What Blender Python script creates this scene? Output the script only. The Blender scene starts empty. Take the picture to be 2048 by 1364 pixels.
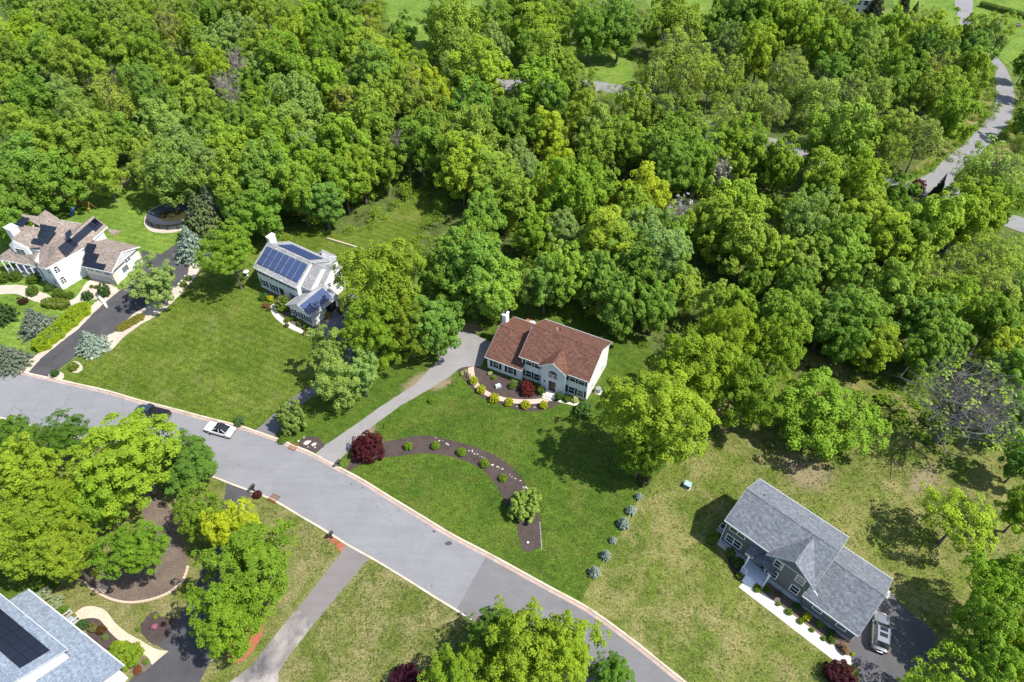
import bpy, math, random
import numpy as np
from mathutils import Vector, Matrix

# ------------------------------------------------------------------ camera, sky, sun, exposure
scene = bpy.context.scene
COL = scene.collection
CAM_H, FPX, PITCH = 80.0, 1365.0, 45.0
cam_data = bpy.data.cameras.new('camera')
cam_data.sensor_width = 36.0
cam_data.lens = 36.0 * FPX / 2048.0
cam_data.clip_start = 0.5
cam_data.clip_end = 6000
cam = bpy.data.objects.new('camera', cam_data)
cam.location = (0, 0, CAM_H)
cam.rotation_euler = (math.radians(90 - PITCH), 0, 0)
COL.objects.link(cam)
scene.camera = cam

SUN_EL = math.radians(57)
SUN_AZ = math.atan2(-0.28, 0.96)              # direction towards the sun, from +x
world = bpy.data.worlds.new('World')
scene.world = world
world.use_nodes = True
wn = world.node_tree
wn.nodes.clear()
sky = wn.nodes.new('ShaderNodeTexSky')
sky.sky_type = 'NISHITA'
sky.sun_disc = False
sky.sun_elevation = SUN_EL
sky.sun_rotation = math.pi / 2 - SUN_AZ       # clockwise from +y
bg = wn.nodes.new('ShaderNodeBackground')
bg.inputs['Strength'].default_value = 0.15
wo = wn.nodes.new('ShaderNodeOutputWorld')
wn.links.new(sky.outputs[0], bg.inputs[0])
wn.links.new(bg.outputs[0], wo.inputs[0])

sun_data = bpy.data.lights.new('sun', 'SUN')
sun_data.energy = 5.0
sun_data.angle = math.radians(0.53)
sun_data.color = (1.0, 0.955, 0.88)
sun = bpy.data.objects.new('sun', sun_data)
sdir = Vector((math.cos(SUN_AZ) * math.cos(SUN_EL), math.sin(SUN_AZ) * math.cos(SUN_EL), math.sin(SUN_EL)))
sun.rotation_euler = sdir.to_track_quat('Z', 'Y').to_euler()
sun.location = (60, -20, 120)
COL.objects.link(sun)

scene.view_settings.view_transform = 'Standard'
scene.view_settings.look = 'None'
scene.view_settings.gamma = 1.0
scene.view_settings.exposure = 0.50
scene.view_settings.use_curve_mapping = False
scene.cycles.max_bounces = 6
scene.cycles.diffuse_bounces = 4
scene.cycles.transmission_bounces = 2
scene.cycles.transparent_max_bounces = 4

# ------------------------------------------------------------------ helpers
def px(u, v, z=0.0):
    """photo pixel -> world point on the horizontal plane at height z"""
    t = math.radians(PITCH)
    a, b = u - 1024.0, 682.0 - v
    d = (a, FPX * math.cos(t) + b * math.sin(t), -FPX * math.sin(t) + b * math.cos(t))
    k = (CAM_H - z) / -d[2]
    return Vector((d[0] * k, d[1] * k, z))

def mpp(u, v, z=0.0):
    t = math.radians(PITCH)
    b = 682.0 - v
    return (CAM_H - z) / (FPX * math.sin(t) - b * math.cos(t))

def tag(o, label=None, cat=None, group=None, kind=None):
    if label: o['label'] = label
    if cat: o['category'] = cat
    if group: o['group'] = group
    if kind: o['kind'] = kind
    return o

def empty(name, loc, rz=0.0, label=None, cat=None, group=None):
    o = bpy.data.objects.new(name, None)
    o.empty_display_size = 0.3
    o.location = loc
    o.rotation_euler = (0, 0, rz)
    COL.objects.link(o)
    return tag(o, label, cat, group)

def link(name, me, parent=None, loc=(0, 0, 0), rz=0.0, scale=None):
    o = bpy.data.objects.new(name, me)
    o.location = loc
    o.rotation_euler = (0, 0, rz)
    if scale is not None: o.scale = scale
    o.parent = parent
    COL.objects.link(o)
    return o

class MB:
    """collects polygons, builds ONE mesh object"""
    def __init__(s): s.v, s.f, s.uv = [], [], []
    def add(s, vs, fs, uvs=None):
        k = len(s.v)
        s.v += [tuple(p) for p in vs]
        for i, f in enumerate(fs):
            s.f.append(tuple(k + j for j in f))
            s.uv.append(uvs[i] if uvs else None)
        return s
    def box(s, x0, x1, y0, y1, z0, z1):
        v = [(x0, y0, z0), (x1, y0, z0), (x1, y1, z0), (x0, y1, z0), (x0, y0, z1), (x1, y0, z1), (x1, y1, z1), (x0, y1, z1)]
        return s.add(v, [(0, 3, 2, 1), (4, 5, 6, 7), (0, 1, 5, 4), (1, 2, 6, 5), (2, 3, 7, 6), (3, 0, 4, 7)])
    def prism(s, poly, z0, z1, cap=True):
        n = len(poly)
        if sum(poly[i][0] * poly[(i + 1) % n][1] - poly[(i + 1) % n][0] * poly[i][1] for i in range(n)) < 0:
            poly = poly[::-1]
        v = [(p[0], p[1], z0) for p in poly] + [(p[0], p[1], z1) for p in poly]
        f = [(i, (i + 1) % n, n + (i + 1) % n, n + i) for i in range(n)]
        if cap: f += [tuple(range(n, 2 * n)), tuple(range(n - 1, -1, -1))]
        return s.add(v, f)
    def slab(s, poly, th=0.16):
        """flat piece of roof: polygon of 3d points, thickness straight down; uv in metres, u along the first edge"""
        P = [Vector(p) for p in poly]
        n = len(P)
        N = Vector((0, 0, 0))
        for i in range(n):
            a, b = P[i], P[(i + 1) % n]
            N += Vector(((a.y - b.y) * (a.z + b.z), (a.z - b.z) * (a.x + b.x), (a.x - b.x) * (a.y + b.y)))
        if N.z < 0: P = P[::-1]; N = -N
        N.normalize()
        lo = sorted(range(n), key=lambda i: P[i].z + P[(i + 1) % n].z)[0]
        U = P[(lo + 1) % n] - P[lo]
        U.normalize()
        V = N.cross(U)
        uv = [((p - P[lo]).dot(U), (p - P[lo]).dot(V)) for p in P]
        v = P + [p - Vector((0, 0, th)) for p in P]
        f = [tuple(range(n)), tuple(range(2 * n - 1, n - 1, -1))] + [(i, n + i, n + (i + 1) % n, (i + 1) % n) for i in range(n)]
        s.add(v, f, [uv, None] + [None] * n)
        return s
    def tube(s, p0, p1, r0, r1=None, n=8, cap=True):
        p0, p1 = Vector(p0), Vector(p1)
        r1 = r0 if r1 is None else r1
        d = (p1 - p0).normalized()
        a = d.cross(Vector((0, 0, 1)) if abs(d.z) < 0.9 else Vector((1, 0, 0))).normalized()
        b = d.cross(a)
        v = []
        for p, r in ((p0, r0), (p1, r1)):
            for i in range(n):
                t = 2 * math.pi * i / n
                v.append(p + (a * math.cos(t) + b * math.sin(t)) * r)
        f = [(i, i + n, (i + 1) % n + n, (i + 1) % n) for i in range(n)]
        if cap: f += [tuple(range(n)), tuple(range(2 * n - 1, n - 1, -1))]
        return s.add(v, f)
    def mesh(s, name, mat, smooth=False):
        me = bpy.data.meshes.new(name)
        me.from_pydata(s.v, [], s.f)
        ul = me.uv_layers.new(name='UVMap')
        li = 0
        for f, uv in zip(s.f, s.uv):
            for j, vi in enumerate(f):
                if uv: ul.data[li].uv = uv[j]
                else:
                    p = s.v[vi]
                    ul.data[li].uv = (p[0] + p[1], p[2])
                li += 1
        if smooth:
            me.polygons.foreach_set('use_smooth', [True] * len(me.polygons))
        if mat: me.materials.append(mat)
        me.update()
        return me
    def build(s, name, mat, parent=None, smooth=False, loc=(0, 0, 0), rz=0.0):
        return link(name, s.mesh(name, mat, smooth), parent, loc, rz)

# ------------------------------------------------------------------ materials
def new_mat(name):
    m = bpy.data.materials.new(name)
    m.use_nodes = True
    nt = m.node_tree
    nt.nodes.clear()
    out = nt.nodes.new('ShaderNodeOutputMaterial')
    b = nt.nodes.new('ShaderNodeBsdfPrincipled')
    nt.links.new(b.outputs[0], out.inputs[0])
    return m, nt, b

def nd(nt, typ, **kw):
    n = nt.nodes.new(typ)
    for k, v in kw.items():
        if k.startswith('i_'):
            key = k[2:]
            n.inputs[int(key) if key.isdigit() else key.replace('_', ' ')].default_value = v
        else: setattr(n, k, v)
    return n

def noise(nt, vec, scale, detail=4.0, rough=0.55, dist=0.0):
    n = nd(nt, 'ShaderNodeTexNoise', i_Scale=scale, i_Detail=detail, i_Roughness=rough, i_Distortion=dist)
    nt.links.new(vec, n.inputs['Vector'])
    return n.outputs[0]

def ramp(nt, fac, stops, interp='LINEAR'):
    r = nd(nt, 'ShaderNodeValToRGB')
    r.color_ramp.interpolation = interp
    e = r.color_ramp.elements
    while len(e) > 1: e.remove(e[-1])
    for i, (p, c) in enumerate(stops):
        q = e[0] if i == 0 else e.new(p)
        q.position = p
        q.color = (c[0], c[1], c[2], 1) if not isinstance(c, (int, float)) else (c, c, c, 1)
    nt.links.new(fac, r.inputs[0])
    return r.outputs[0]

def mix(nt, a, b, fac, mode='MIX'):
    m = nd(nt, 'ShaderNodeMix', data_type='RGBA', blend_type=mode)
    for sock, val in ((m.inputs[0], fac), (m.inputs[6], a), (m.inputs[7], b)):
        if isinstance(val, (int, float)): sock.default_value = val
        elif isinstance(val, (tuple, list)): sock.default_value = (val[0], val[1], val[2], 1)
        else: nt.links.new(val, sock)
    return m.outputs[2]

def bump(nt, b, h, strength, dist=0.05):
    n = nd(nt, 'ShaderNodeBump', i_Strength=strength, i_Distance=dist)
    nt.links.new(h, n.inputs['Height'])
    nt.links.new(n.outputs[0], b.inputs['Normal'])

def plain(name, col, rough=0.7, metal=0.0, var=0.12, scale=3.0, spec=0.3):
    m, nt, b = new_mat(name)
    tc = nd(nt, 'ShaderNodeTexCoord')
    n = noise(nt, tc.outputs['Object'], scale, 5)
    lo = tuple(c * (1 - var) for c in col)
    hi = tuple(min(1, c * (1 + var)) for c in col)
    nt.links.new(ramp(nt, n, [(0.3, lo), (0.7, hi)]), b.inputs['Base Color'])
    b.inputs['Roughness'].default_value = rough
    b.inputs['Metallic'].default_value = metal
    b.inputs['Specular IOR Level'].default_value = spec
    return m

def geo_pos(nt):
    return nd(nt, 'ShaderNodeNewGeometry').outputs['Position']

def grass_mat(name, dark, light, dry, dry_lo, dry_hi, stripe=None, stripe_amt=0.0, seed=0.0):
    """lawn: broad tone drift, dry patches, blade-scale speckle, optional mowing stripes (period in m, angle)"""
    m, nt, b = new_mat(name)
    p0 = geo_pos(nt)
    mp = nd(nt, 'ShaderNodeMapping')
    mp.inputs['Location'].default_value = (seed * 17.3, seed * 9.1, 0)
    nt.links.new(p0, mp.inputs['Vector'])
    p = mp.outputs[0]
    big = noise(nt, p, 0.12, 5, 0.6, 0.6)
    col = ramp(nt, big, [(0.32, dark), (0.68, light)])
    med = noise(nt, p, 0.9, 6, 0.7)
    col = mix(nt, col, ramp(nt, med, [(0.30, 0.55), (0.5, 1.0), (0.72, 1.40)]), 0.85, 'MULTIPLY')
    if stripe:
        sm = nd(nt, 'ShaderNodeMapping')
        sm.inputs['Rotation'].default_value = (0, 0, -stripe[1])
        nt.links.new(p0, sm.inputs['Vector'])
        w = nd(nt, 'ShaderNodeTexWave', i_Scale=0.31416 / stripe[0], i_Distortion=1.6, i_Detail=2.0)
        w.inputs['Detail Scale'].default_value = 0.6
        w.bands_direction = 'Y'
        nt.links.new(sm.outputs[0], w.inputs['Vector'])
        col = mix(nt, col, ramp(nt, w.outputs[0], [(0.2, 0.72), (0.8, 1.25)]), stripe_amt, 'MULTIPLY')
    dn = noise(nt, p, 0.22, 7, 0.68, 0.4)
    col = mix(nt, col, dry, ramp(nt, dn, [(dry_lo, 0.0), (dry_hi, 1.0)]))
    fine = noise(nt, p, 4.2, 3, 0.75)
    col = mix(nt, col, ramp(nt, fine, [(0.30, 0.36), (0.52, 1.0), (0.74, 1.75)]), 0.9, 'MULTIPLY')
    nt.links.new(col, b.inputs['Base Color'])
    b.inputs['Roughness'].default_value = 0.95
    b.inputs['Specular IOR Level'].default_value = 0.1
    bump(nt, b, fine, 0.9, 0.12)
    return m

def asphalt_mat(name, col, blot=0.15, cracks=False, seed=0.0, tint=None):
    m, nt, b = new_mat(name)
    p0 = geo_pos(nt)
    mp = nd(nt, 'ShaderNodeMapping')
    mp.inputs['Location'].default_value = (seed * 11.3, seed * 5.7, 0)
    nt.links.new(p0, mp.inputs['Vector'])
    p = mp.outputs[0]
    big = noise(nt, p, 0.25, 6, 0.65, 0.8)
    c = ramp(nt, big, [(0.3, tuple(x * (1 - blot) for x in col)), (0.7, tuple(x * (1 + blot) for x in (tint or col)))])
    # long streaks along the traffic
    sm = nd(nt, 'ShaderNodeMapping')
    sm.inputs['Rotation'].default_value = (0, 0, math.radians(40))
    sm.inputs['Scale'].default_value = (0.12, 1.6, 1)
    nt.links.new(p, sm.inputs['Vector'])
    st = noise(nt, sm.outputs[0], 1.0, 5, 0.6)
    c = mix(nt, c, ramp(nt, st, [(0.3, 0.92), (0.7, 1.06)]), 0.7, 'MULTIPLY')
    grit = noise(nt, p, 9.0, 2, 0.6)
    c = mix(nt, c, ramp(nt, grit, [(0.3, 0.8), (0.7, 1.2)]), 0.5, 'MULTIPLY')
    if cracks:
        wv = nd(nt, 'ShaderNodeTexNoise', i_Scale=0.5, i_Detail=4.0)
        nt.links.new(p, wv.inputs['Vector'])
        add = nd(nt, 'ShaderNodeVectorMath', operation='MULTIPLY_ADD')
        nt.links.new(wv.outputs[1], add.inputs[0])
        add.inputs[1].default_value = (2.2, 2.2, 0)
        nt.links.new(p, add.inputs[2])
        vo = nd(nt, 'ShaderNodeTexVoronoi', feature='DISTANCE_TO_EDGE', i_Scale=0.17)
        nt.links.new(add.outputs[0], vo.inputs['Vector'])
        crack = ramp(nt, vo.outputs[0], [(0.0, 1.0), (0.006, 0.0)])
        gate = ramp(nt, noise(nt, p, 0.09, 3), [(0.50, 0.0), (0.58, 1.0)])
        g2 = nd(nt, 'ShaderNodeMath', operation='MULTIPLY')
        nt.links.new(crack, g2.inputs[0]); nt.links.new(gate, g2.inputs[1])
        g3 = nd(nt, 'ShaderNodeMath', operation='MULTIPLY', i_1=0.55)
        nt.links.new(g2.outputs[0], g3.inputs[0])
        c = mix(nt, c, (0.06, 0.06, 0.062), g3.outputs[0])
    nt.links.new(c, b.inputs['Base Color'])
    b.inputs['Roughness'].default_value = 0.9
    b.inputs['Specular IOR Level'].default_value = 0.2
    bump(nt, b, grit, 0.25, 0.02)
    return m

def speckle_mat(name, lo, hi, scale=7.0, bigvar=0.2, bumpy=0.8):
    """mulch, gravel, soil"""
    m, nt, b = new_mat(name)
    p = geo_pos(nt)
    f = noise(nt, p, scale, 4, 0.75)
    c = ramp(nt, f, [(0.3, lo), (0.7, hi)])
    g = noise(nt, p, 0.5, 5, 0.6)
    c = mix(nt, c, ramp(nt, g, [(0.3, 1 - bigvar), (0.7, 1 + bigvar)]), 1.0, 'MULTIPLY')
    nt.links.new(c, b.inputs['Base Color'])
    b.inputs['Roughness'].default_value = 0.95
    b.inputs['Specular IOR Level'].default_value = 0.1
    bump(nt, b, f, bumpy, 0.08)
    return m

def shingle_mat(name, lo, hi, course=0.2):
    m, nt, b = new_mat(name)
    uv = nd(nt, 'ShaderNodeUVMap').outputs[0]
    br = nd(nt, 'ShaderNodeTexBrick', i_Scale=1.0)
    br.inputs['Brick Width'].default_value = 0.45
    br.inputs['Row Height'].default_value = course
    br.inputs['Mortar Size'].default_value = 0.012
    br.inputs['Color1'].default_value = (*lo, 1)
    br.inputs['Color2'].default_value = (*hi, 1)
    br.inputs['Mortar'].default_value = (*[x * 0.55 for x in lo], 1)
    br.inputs['Bias'].default_value = 0.1
    nt.links.new(uv, br.inputs['Vector'])
    n1 = noise(nt, uv, 0.5, 5, 0.6)
    c = mix(nt, br.outputs[0], ramp(nt, n1, [(0.3, 0.86), (0.7, 1.12)]), 0.9, 'MULTIPLY')
    n2 = noise(nt, uv, 2.6, 3, 0.75)
    c = mix(nt, c, ramp(nt, n2, [(0.34, 0.62), (0.66, 1.38)]), 0.75, 'MULTIPLY')
    nt.links.new(c, b.inputs['Base Color'])
    b.inputs['Roughness'].default_value = 0.9
    b.inputs['Specular IOR Level'].default_value = 0.15
    bump(nt, b, br.outputs[1], 0.5, -0.02)
    return m

def siding_mat(name, col, pitch=0.18):
    m, nt, b = new_mat(name)
    tc = nd(nt, 'ShaderNodeTexCoord').outputs['Object']
    sp = nd(nt, 'ShaderNodeSeparateXYZ')
    nt.links.new(tc, sp.inputs[0])
    fr = nd(nt, 'ShaderNodeMath', operation='FRACT')
    mu = nd(nt, 'ShaderNodeMath', operation='MULTIPLY', i_1=1.0 / pitch)
    nt.links.new(sp.outputs[2], mu.inputs[0]); nt.links.new(mu.outputs[0], fr.inputs[0])
    n = noise(nt, tc, 1.2, 4)
    c = ramp(nt, n, [(0.3, tuple(x * 0.93 for x in col)), (0.7, col)])
    c = mix(nt, c, ramp(nt, fr.outputs[0], [(0.0, 0.72), (0.12, 1.0), (1.0, 1.0)]), 1.0, 'MULTIPLY')
    nt.links.new(c, b.inputs['Base Color'])
    b.inputs['Roughness'].default_value = 0.55
    b.inputs['Specular IOR Level'].default_value = 0.25
    bump(nt, b, fr.outputs[0], 0.4, -0.02)
    return m

def panel_mat(name, a, c2, line=(0.25, 0.27, 0.3), cells=6.0):
    """solar cells: dark blue glass with thin grid; uv in metres"""
    m, nt, b = new_mat(name)
    tc = nd(nt, 'ShaderNodeTexCoord').outputs['Object']
    br = nd(nt, 'ShaderNodeTexBrick', i_Scale=1.0, offset=0.0)
    br.inputs['Brick Width'].default_value = 0.16
    br.inputs['Row Height'].default_value = 0.16
    br.inputs['Mortar Size'].default_value = 0.006
    br.inputs['Color1'].default_value = (*a, 1)
    br.inputs['Color2'].default_value = (*c2, 1)
    br.inputs['Mortar'].default_value = (*line, 1)
    nt.links.new(tc, br.inputs['Vector'])
    nt.links.new(br.outputs[0], b.inputs['Base Color'])
    b.inputs['Roughness'].default_value = 0.22
    b.inputs['Specular IOR Level'].default_value = 0.45
    return m

def glass_mat(name, col=(0.03, 0.04, 0.045)):
    m, nt, b = new_mat(name)
    b.inputs['Base Color'].default_value = (*col, 1)
    b.inputs['Roughness'].default_value = 0.08
    b.inputs['Specular IOR Level'].default_value = 0.7
    return m

def paint_mat(name, col, metal=0.0, rough=0.28, coat=0.7):
    m, nt, b = new_mat(name)
    tc = nd(nt, 'ShaderNodeTexCoord')
    n = noise(nt, tc.outputs['Object'], 1.5, 4)
    nt.links.new(ramp(nt, n, [(0.3, tuple(x * 0.94 for x in col)), (0.7, col)]), b.inputs['Base Color'])
    b.inputs['Metallic'].default_value = metal
    b.inputs['Roughness'].default_value = rough
    b.inputs['Coat Weight'].default_value = coat
    b.inputs['Coat Roughness'].default_value = 0.08
    return m

def leaf_mat(name, transl=0.36, rough=0.6):
    """foliage: per-object colour x per-clump tint, light passes through the blades"""
    m = bpy.data.materials.new(name)
    m.use_nodes = True
    nt = m.node_tree
    nt.nodes.clear()
    out = nt.nodes.new('ShaderNodeOutputMaterial')
    b = nt.nodes.new('ShaderNodeBsdfPrincipled')
    tr = nt.nodes.new('ShaderNodeBsdfTranslucent')
    mx = nt.nodes.new('ShaderNodeMixShader')
    mx.inputs[0].default_value = transl
    oi = nd(nt, 'ShaderNodeObjectInfo')
    at = nd(nt, 'ShaderNodeAttribute', attribute_name='tint')
    bright = ramp(nt, at.outputs['Fac'], [(0.0, (0.66, 0.72, 0.75)), (0.5, (1.0, 1.0, 1.0)), (1.0, (1.40, 1.30, 1.15))])
    c = mix(nt, oi.outputs['Color'], bright, 1.0, 'MULTIPLY')
    nt.links.new(c, b.inputs['Base Color'])
    tcx = mix(nt, c, (1.15, 1.10, 0.45), 1.0, 'MULTIPLY')
    nt.links.new(tcx, tr.inputs[0])
    b.inputs['Roughness'].default_value = rough
    b.inputs['Specular IOR Level'].default_value = 0.14
    nt.links.new(b.outputs[0], mx.inputs[1])
    nt.links.new(tr.outputs[0], mx.inputs[2])
    nt.links.new(mx.outputs[0], out.inputs[0])
    return m

def soft_patch_mat(name, lo, hi):
    """worn ground whose edge frays out into the grass below"""
    m, nt, b = new_mat(name)
    p = geo_pos(nt)
    f = noise(nt, p, 3.0, 4, 0.75)
    nt.links.new(ramp(nt, f, [(0.3, lo), (0.7, hi)]), b.inputs['Base Color'])
    b.inputs['Roughness'].default_value = 0.95
    at = nd(nt, 'ShaderNodeAttribute', attribute_name='core')
    g = noise(nt, p, 1.6, 6, 0.75)
    ad = nd(nt, 'ShaderNodeMath', operation='ADD')
    nt.links.new(at.outputs['Fac'], ad.inputs[0]); nt.links.new(g, ad.inputs[1])
    fac = ramp(nt, ad.outputs[0], [(0.66, 0.0), (1.05, 0.65)])
    tr = nd(nt, 'ShaderNodeBsdfTransparent')
    mx = nd(nt, 'ShaderNodeMixShader')
    nt.links.new(fac, mx.inputs[0]); nt.links.new(tr.outputs[0], mx.inputs[1]); nt.links.new(b.outputs[0], mx.inputs[2])
    out = [n for n in nt.nodes if n.type == 'OUTPUT_MATERIAL'][0]
    nt.links.new(mx.outputs[0], out.inputs[0])
    return m

M = {}
M['leaf'] = leaf_mat('leaf')
M['needle'] = leaf_mat('needle', 0.12, 0.7)
M['bark'] = plain('bark', (0.16, 0.135, 0.115), 0.95, 0, 0.35, 9)
M['pale_bark'] = plain('pale_bark', (0.34, 0.31, 0.28), 0.95, 0, 0.3, 9)
M['white'] = plain('white_trim', (0.80, 0.81, 0.82), 0.5, 0, 0.04)
M['glass'] = glass_mat('window_glass')
M['shutter'] = plain('shutter_paint', (0.018, 0.022, 0.026), 0.5)
M['black'] = plain('black_metal', (0.015, 0.015, 0.016), 0.45)
M['concrete'] = plain('concrete', (0.62, 0.58, 0.53), 0.9, 0, 0.12, 2.5)
M['stone'] = plain('stone', (0.55, 0.52, 0.47), 0.9, 0, 0.25, 4)
M['wood'] = plain('deck_wood', (0.36, 0.17, 0.07), 0.8, 0, 0.25, 6)
M['rubber'] = plain('rubber', (0.02, 0.02, 0.02), 0.85)
M['chrome'] = plain('chrome', (0.6, 0.6, 0.62), 0.2, 0.9)
# ------------------------------------------------------------------ the ground, roads, drives, beds
def catmull(pts, closed, sub=6):
    n = len(pts)
    out = []
    rng = range(n if closed else n - 1)
    for i in rng:
        if closed: p0, p1, p2, p3 = pts[i - 1], pts[i], pts[(i + 1) % n], pts[(i + 2) % n]
        else: p0, p1, p2, p3 = pts[max(i - 1, 0)], pts[i], pts[i + 1], pts[min(i + 2, n - 1)]
        for k in range(sub):
            t = k / sub
            out.append(tuple(0.5 * (2 * b + (c - a) * t + (2 * a - 5 * b + 4 * c - d) * t * t + (3 * b - a - 3 * c + d) * t ** 3)
                             for a, b, c, d in zip(p0, p1, p2, p3)))
    if not closed: out.append(tuple(pts[-1]))
    return out

def densify(pts, step):
    out = []
    n = len(pts)
    for i in range(n):
        a, b = Vector(pts[i]), Vector(pts[(i + 1) % n])
        k = max(1, int((b - a).length / step))
        out += [a.lerp(b, j / k) for j in range(k)]
    return out

def sheet(name, poly, z, mat, label, smooth=False, ragged=0.0, seed=1, cat=None, kind='structure'):
    """a flat sheet of ground; poly in photo pixels on the ground plane"""
    if smooth: poly = catmull(poly, True, 6)
    w = [px(u, v).to_2d() for u, v in poly]
    if ragged:
        r = random.Random(seed)
        w = densify(w, max(0.5, ragged * 4))
        w = [p + Vector((r.uniform(-1, 1), r.uniform(-1, 1))) * ragged for p in w]
    me = bpy.data.meshes.new(name)
    me.from_pydata([(p[0], p[1], z) for p in w], [], [tuple(range(len(w)))])
    me.materials.append(mat)
    me.update()
    if me.polygons[0].normal.z < 0: me.flip_normals()
    o = link(name, me)
    return tag(o, label, None, None, kind)

M['ground'] = grass_mat('meadow_ground', (0.075, 0.125, 0.022), (0.13, 0.19, 0.035), (0.22, 0.20, 0.09), 0.52, 0.75, seed=1)
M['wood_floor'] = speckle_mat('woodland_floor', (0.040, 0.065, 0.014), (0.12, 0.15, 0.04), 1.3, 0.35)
M['lawn_lush'] = grass_mat('lush_lawn', (0.047, 0.094, 0.010), (0.087, 0.138, 0.017), (0.14, 0.135, 0.035), 0.48, 0.95, (1.1, math.radians(-25)), 0.14, seed=2)
M['lawn_striped'] = grass_mat('striped_lawn', (0.068, 0.112, 0.011), (0.118, 0.160, 0.022), (0.20, 0.20, 0.07), 0.52, 0.88, (1.25, math.radians(-27)), 0.28, seed=3)
M['lawn_dry'] = grass_mat('dry_lawn', (0.080, 0.112, 0.018), (0.150, 0.168, 0.040), (0.27, 0.225, 0.115), 0.42, 0.70, seed=4)
M['lawn_bright'] = grass_mat('bright_lawn', (0.09, 0.165, 0.022), (0.17, 0.25, 0.04), (0.26, 0.27, 0.09), 0.55, 0.85, (1.3, math.radians(-20)), 0.25, seed=5)
M['lawn_rough'] = grass_mat('rough_lawn', (0.064, 0.106, 0.013), (0.150, 0.175, 0.036), (0.27, 0.23, 0.10), 0.43, 0.72, seed=6)
M['bare_soil'] = soft_patch_mat('bare_soil', (0.22, 0.18, 0.10), (0.36, 0.29, 0.18))
M['mulch'] = speckle_mat('dark_mulch', (0.040, 0.030, 0.028), (0.105, 0.080, 0.072), 6.0, 0.2)
M['mulch_brown'] = speckle_mat('brown_mulch', (0.09, 0.068, 0.052), (0.20, 0.155, 0.125), 5.0, 0.2)
M['mulch_red'] = speckle_mat('red_mulch', (0.26, 0.075, 0.045), (0.42, 0.15, 0.09), 6.0, 0.15)
M['gravel'] = speckle_mat('pale_gravel', (0.38, 0.32, 0.26), (0.58, 0.50, 0.42), 6.0, 0.12)
M['paver'] = speckle_mat('tan_paver', (0.46, 0.36, 0.27), (0.62, 0.50, 0.39), 4.0, 0.10, 0.2)
M['pink_paver'] = speckle_mat('pink_paver', (0.44, 0.31, 0.25), (0.62, 0.47, 0.39), 4.0, 0.10, 0.2)
M['pale_concrete'] = speckle_mat('pale_concrete', (0.50, 0.46, 0.41), (0.62, 0.58, 0.52), 2.0, 0.08, 0.1)
M['road'] = asphalt_mat('old_asphalt', (0.215, 0.215, 0.226), 0.08, True, 1)
M['road_new'] = asphalt_mat('newer_asphalt', (0.165, 0.163, 0.166), 0.09, False, 2)
M['drive_grey'] = asphalt_mat('grey_drive', (0.245, 0.236, 0.232), 0.09, False, 3)
M['drive_dark'] = asphalt_mat('dark_drive', (0.072, 0.070, 0.074), 0.22, False, 4)
M['drive_mid'] = asphalt_mat('mid_drive', (0.15, 0.145, 0.150), 0.18, False, 5)
M['drive_brown'] = asphalt_mat('brown_drive', (0.185, 0.168, 0.164), 0.08, False, 6)
M['drive_patchy'] = asphalt_mat('patchy_drive', (0.125, 0.135, 0.150), 0.55, False, 7, (0.26, 0.23, 0.21))
M['road_far'] = asphalt_mat('far_asphalt', (0.225, 0.22, 0.222), 0.10, False, 8)

# the base sheet reaches the horizon
m = MB()
m.add([(-3000, -400, 0), (3000, -400, 0), (3000, 5000, 0), (-3000, 5000, 0)], [(0, 1, 2, 3)])
tag(m.build('ground', M['ground']), 'rough green meadow ground reaching to the horizon', None, None, 'structure')

WOODS = [
    # main wood, left edge round the back of the gardens to the right edge
    [(-260, 470), (0, 440), (40, 415), (150, 398), (185, 362), (260, 352), (330, 385), (385, 425), (470, 440), (500, 462), (600, 470), (680, 470),
     (750, 440), (830, 390), (905, 365), (880, 430), (835, 480), (845, 520), (905, 600), (900, 640), (990, 640), (1010, 612), (1060, 602),
     (1200, 640), (1290, 690), (1330, 740), (1430, 760), (1530, 700), (1610, 690), (1690, 720), (1790, 775), (1870, 850), (2060, 900), (2300, 900), (2300, 520),
     (2060, 470), (1960, 430), (1860, 405), (1740, 372), (1640, 336), (1560, 303), (1500, 290), (1410, 262), (1320, 222), (1250, 195), (1120, 185),
     (1090, 150), (900, 110), (780, 120), (760, 0), (740, -60), (-700, -60), (-700, 470)],
    # between the through road and the lane on the right
    [(1275, 180), (1340, 205), (1430, 240), (1510, 268), (1590, 285), (1670, 320), (1760, 350), (1820, 355), (1870, 330), (1940, 268), (1978, 225), (1980, 150), (1975, 118),
     (1900, 70), (1830, 70), (1790, 50), (1700, 40), (1560, 30), (1440, 50), (1300, 62), (1250, 90), (1280, 130)],
    # top middle
    [(880, 60), (1010, 20), (1130, 0), (1290, 20), (1270, 70), (1230, 105), (1160, 100), (1060, 110), (960, 130), (900, 110)],
    # right of the lane
    [(2040, 130), (2300, 130), (2300, 440), (2060, 425), (1960, 385), (1930, 372), (1960, 320), (2030, 262), (2046, 200)],
]
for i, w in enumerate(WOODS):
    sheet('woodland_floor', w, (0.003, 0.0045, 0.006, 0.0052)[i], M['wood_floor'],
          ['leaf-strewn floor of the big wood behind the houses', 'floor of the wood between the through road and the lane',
           'floor of the tree belt beyond the small field', 'floor of the tree strip right of the curving lane'][i], False, 0.35, i)

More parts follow.
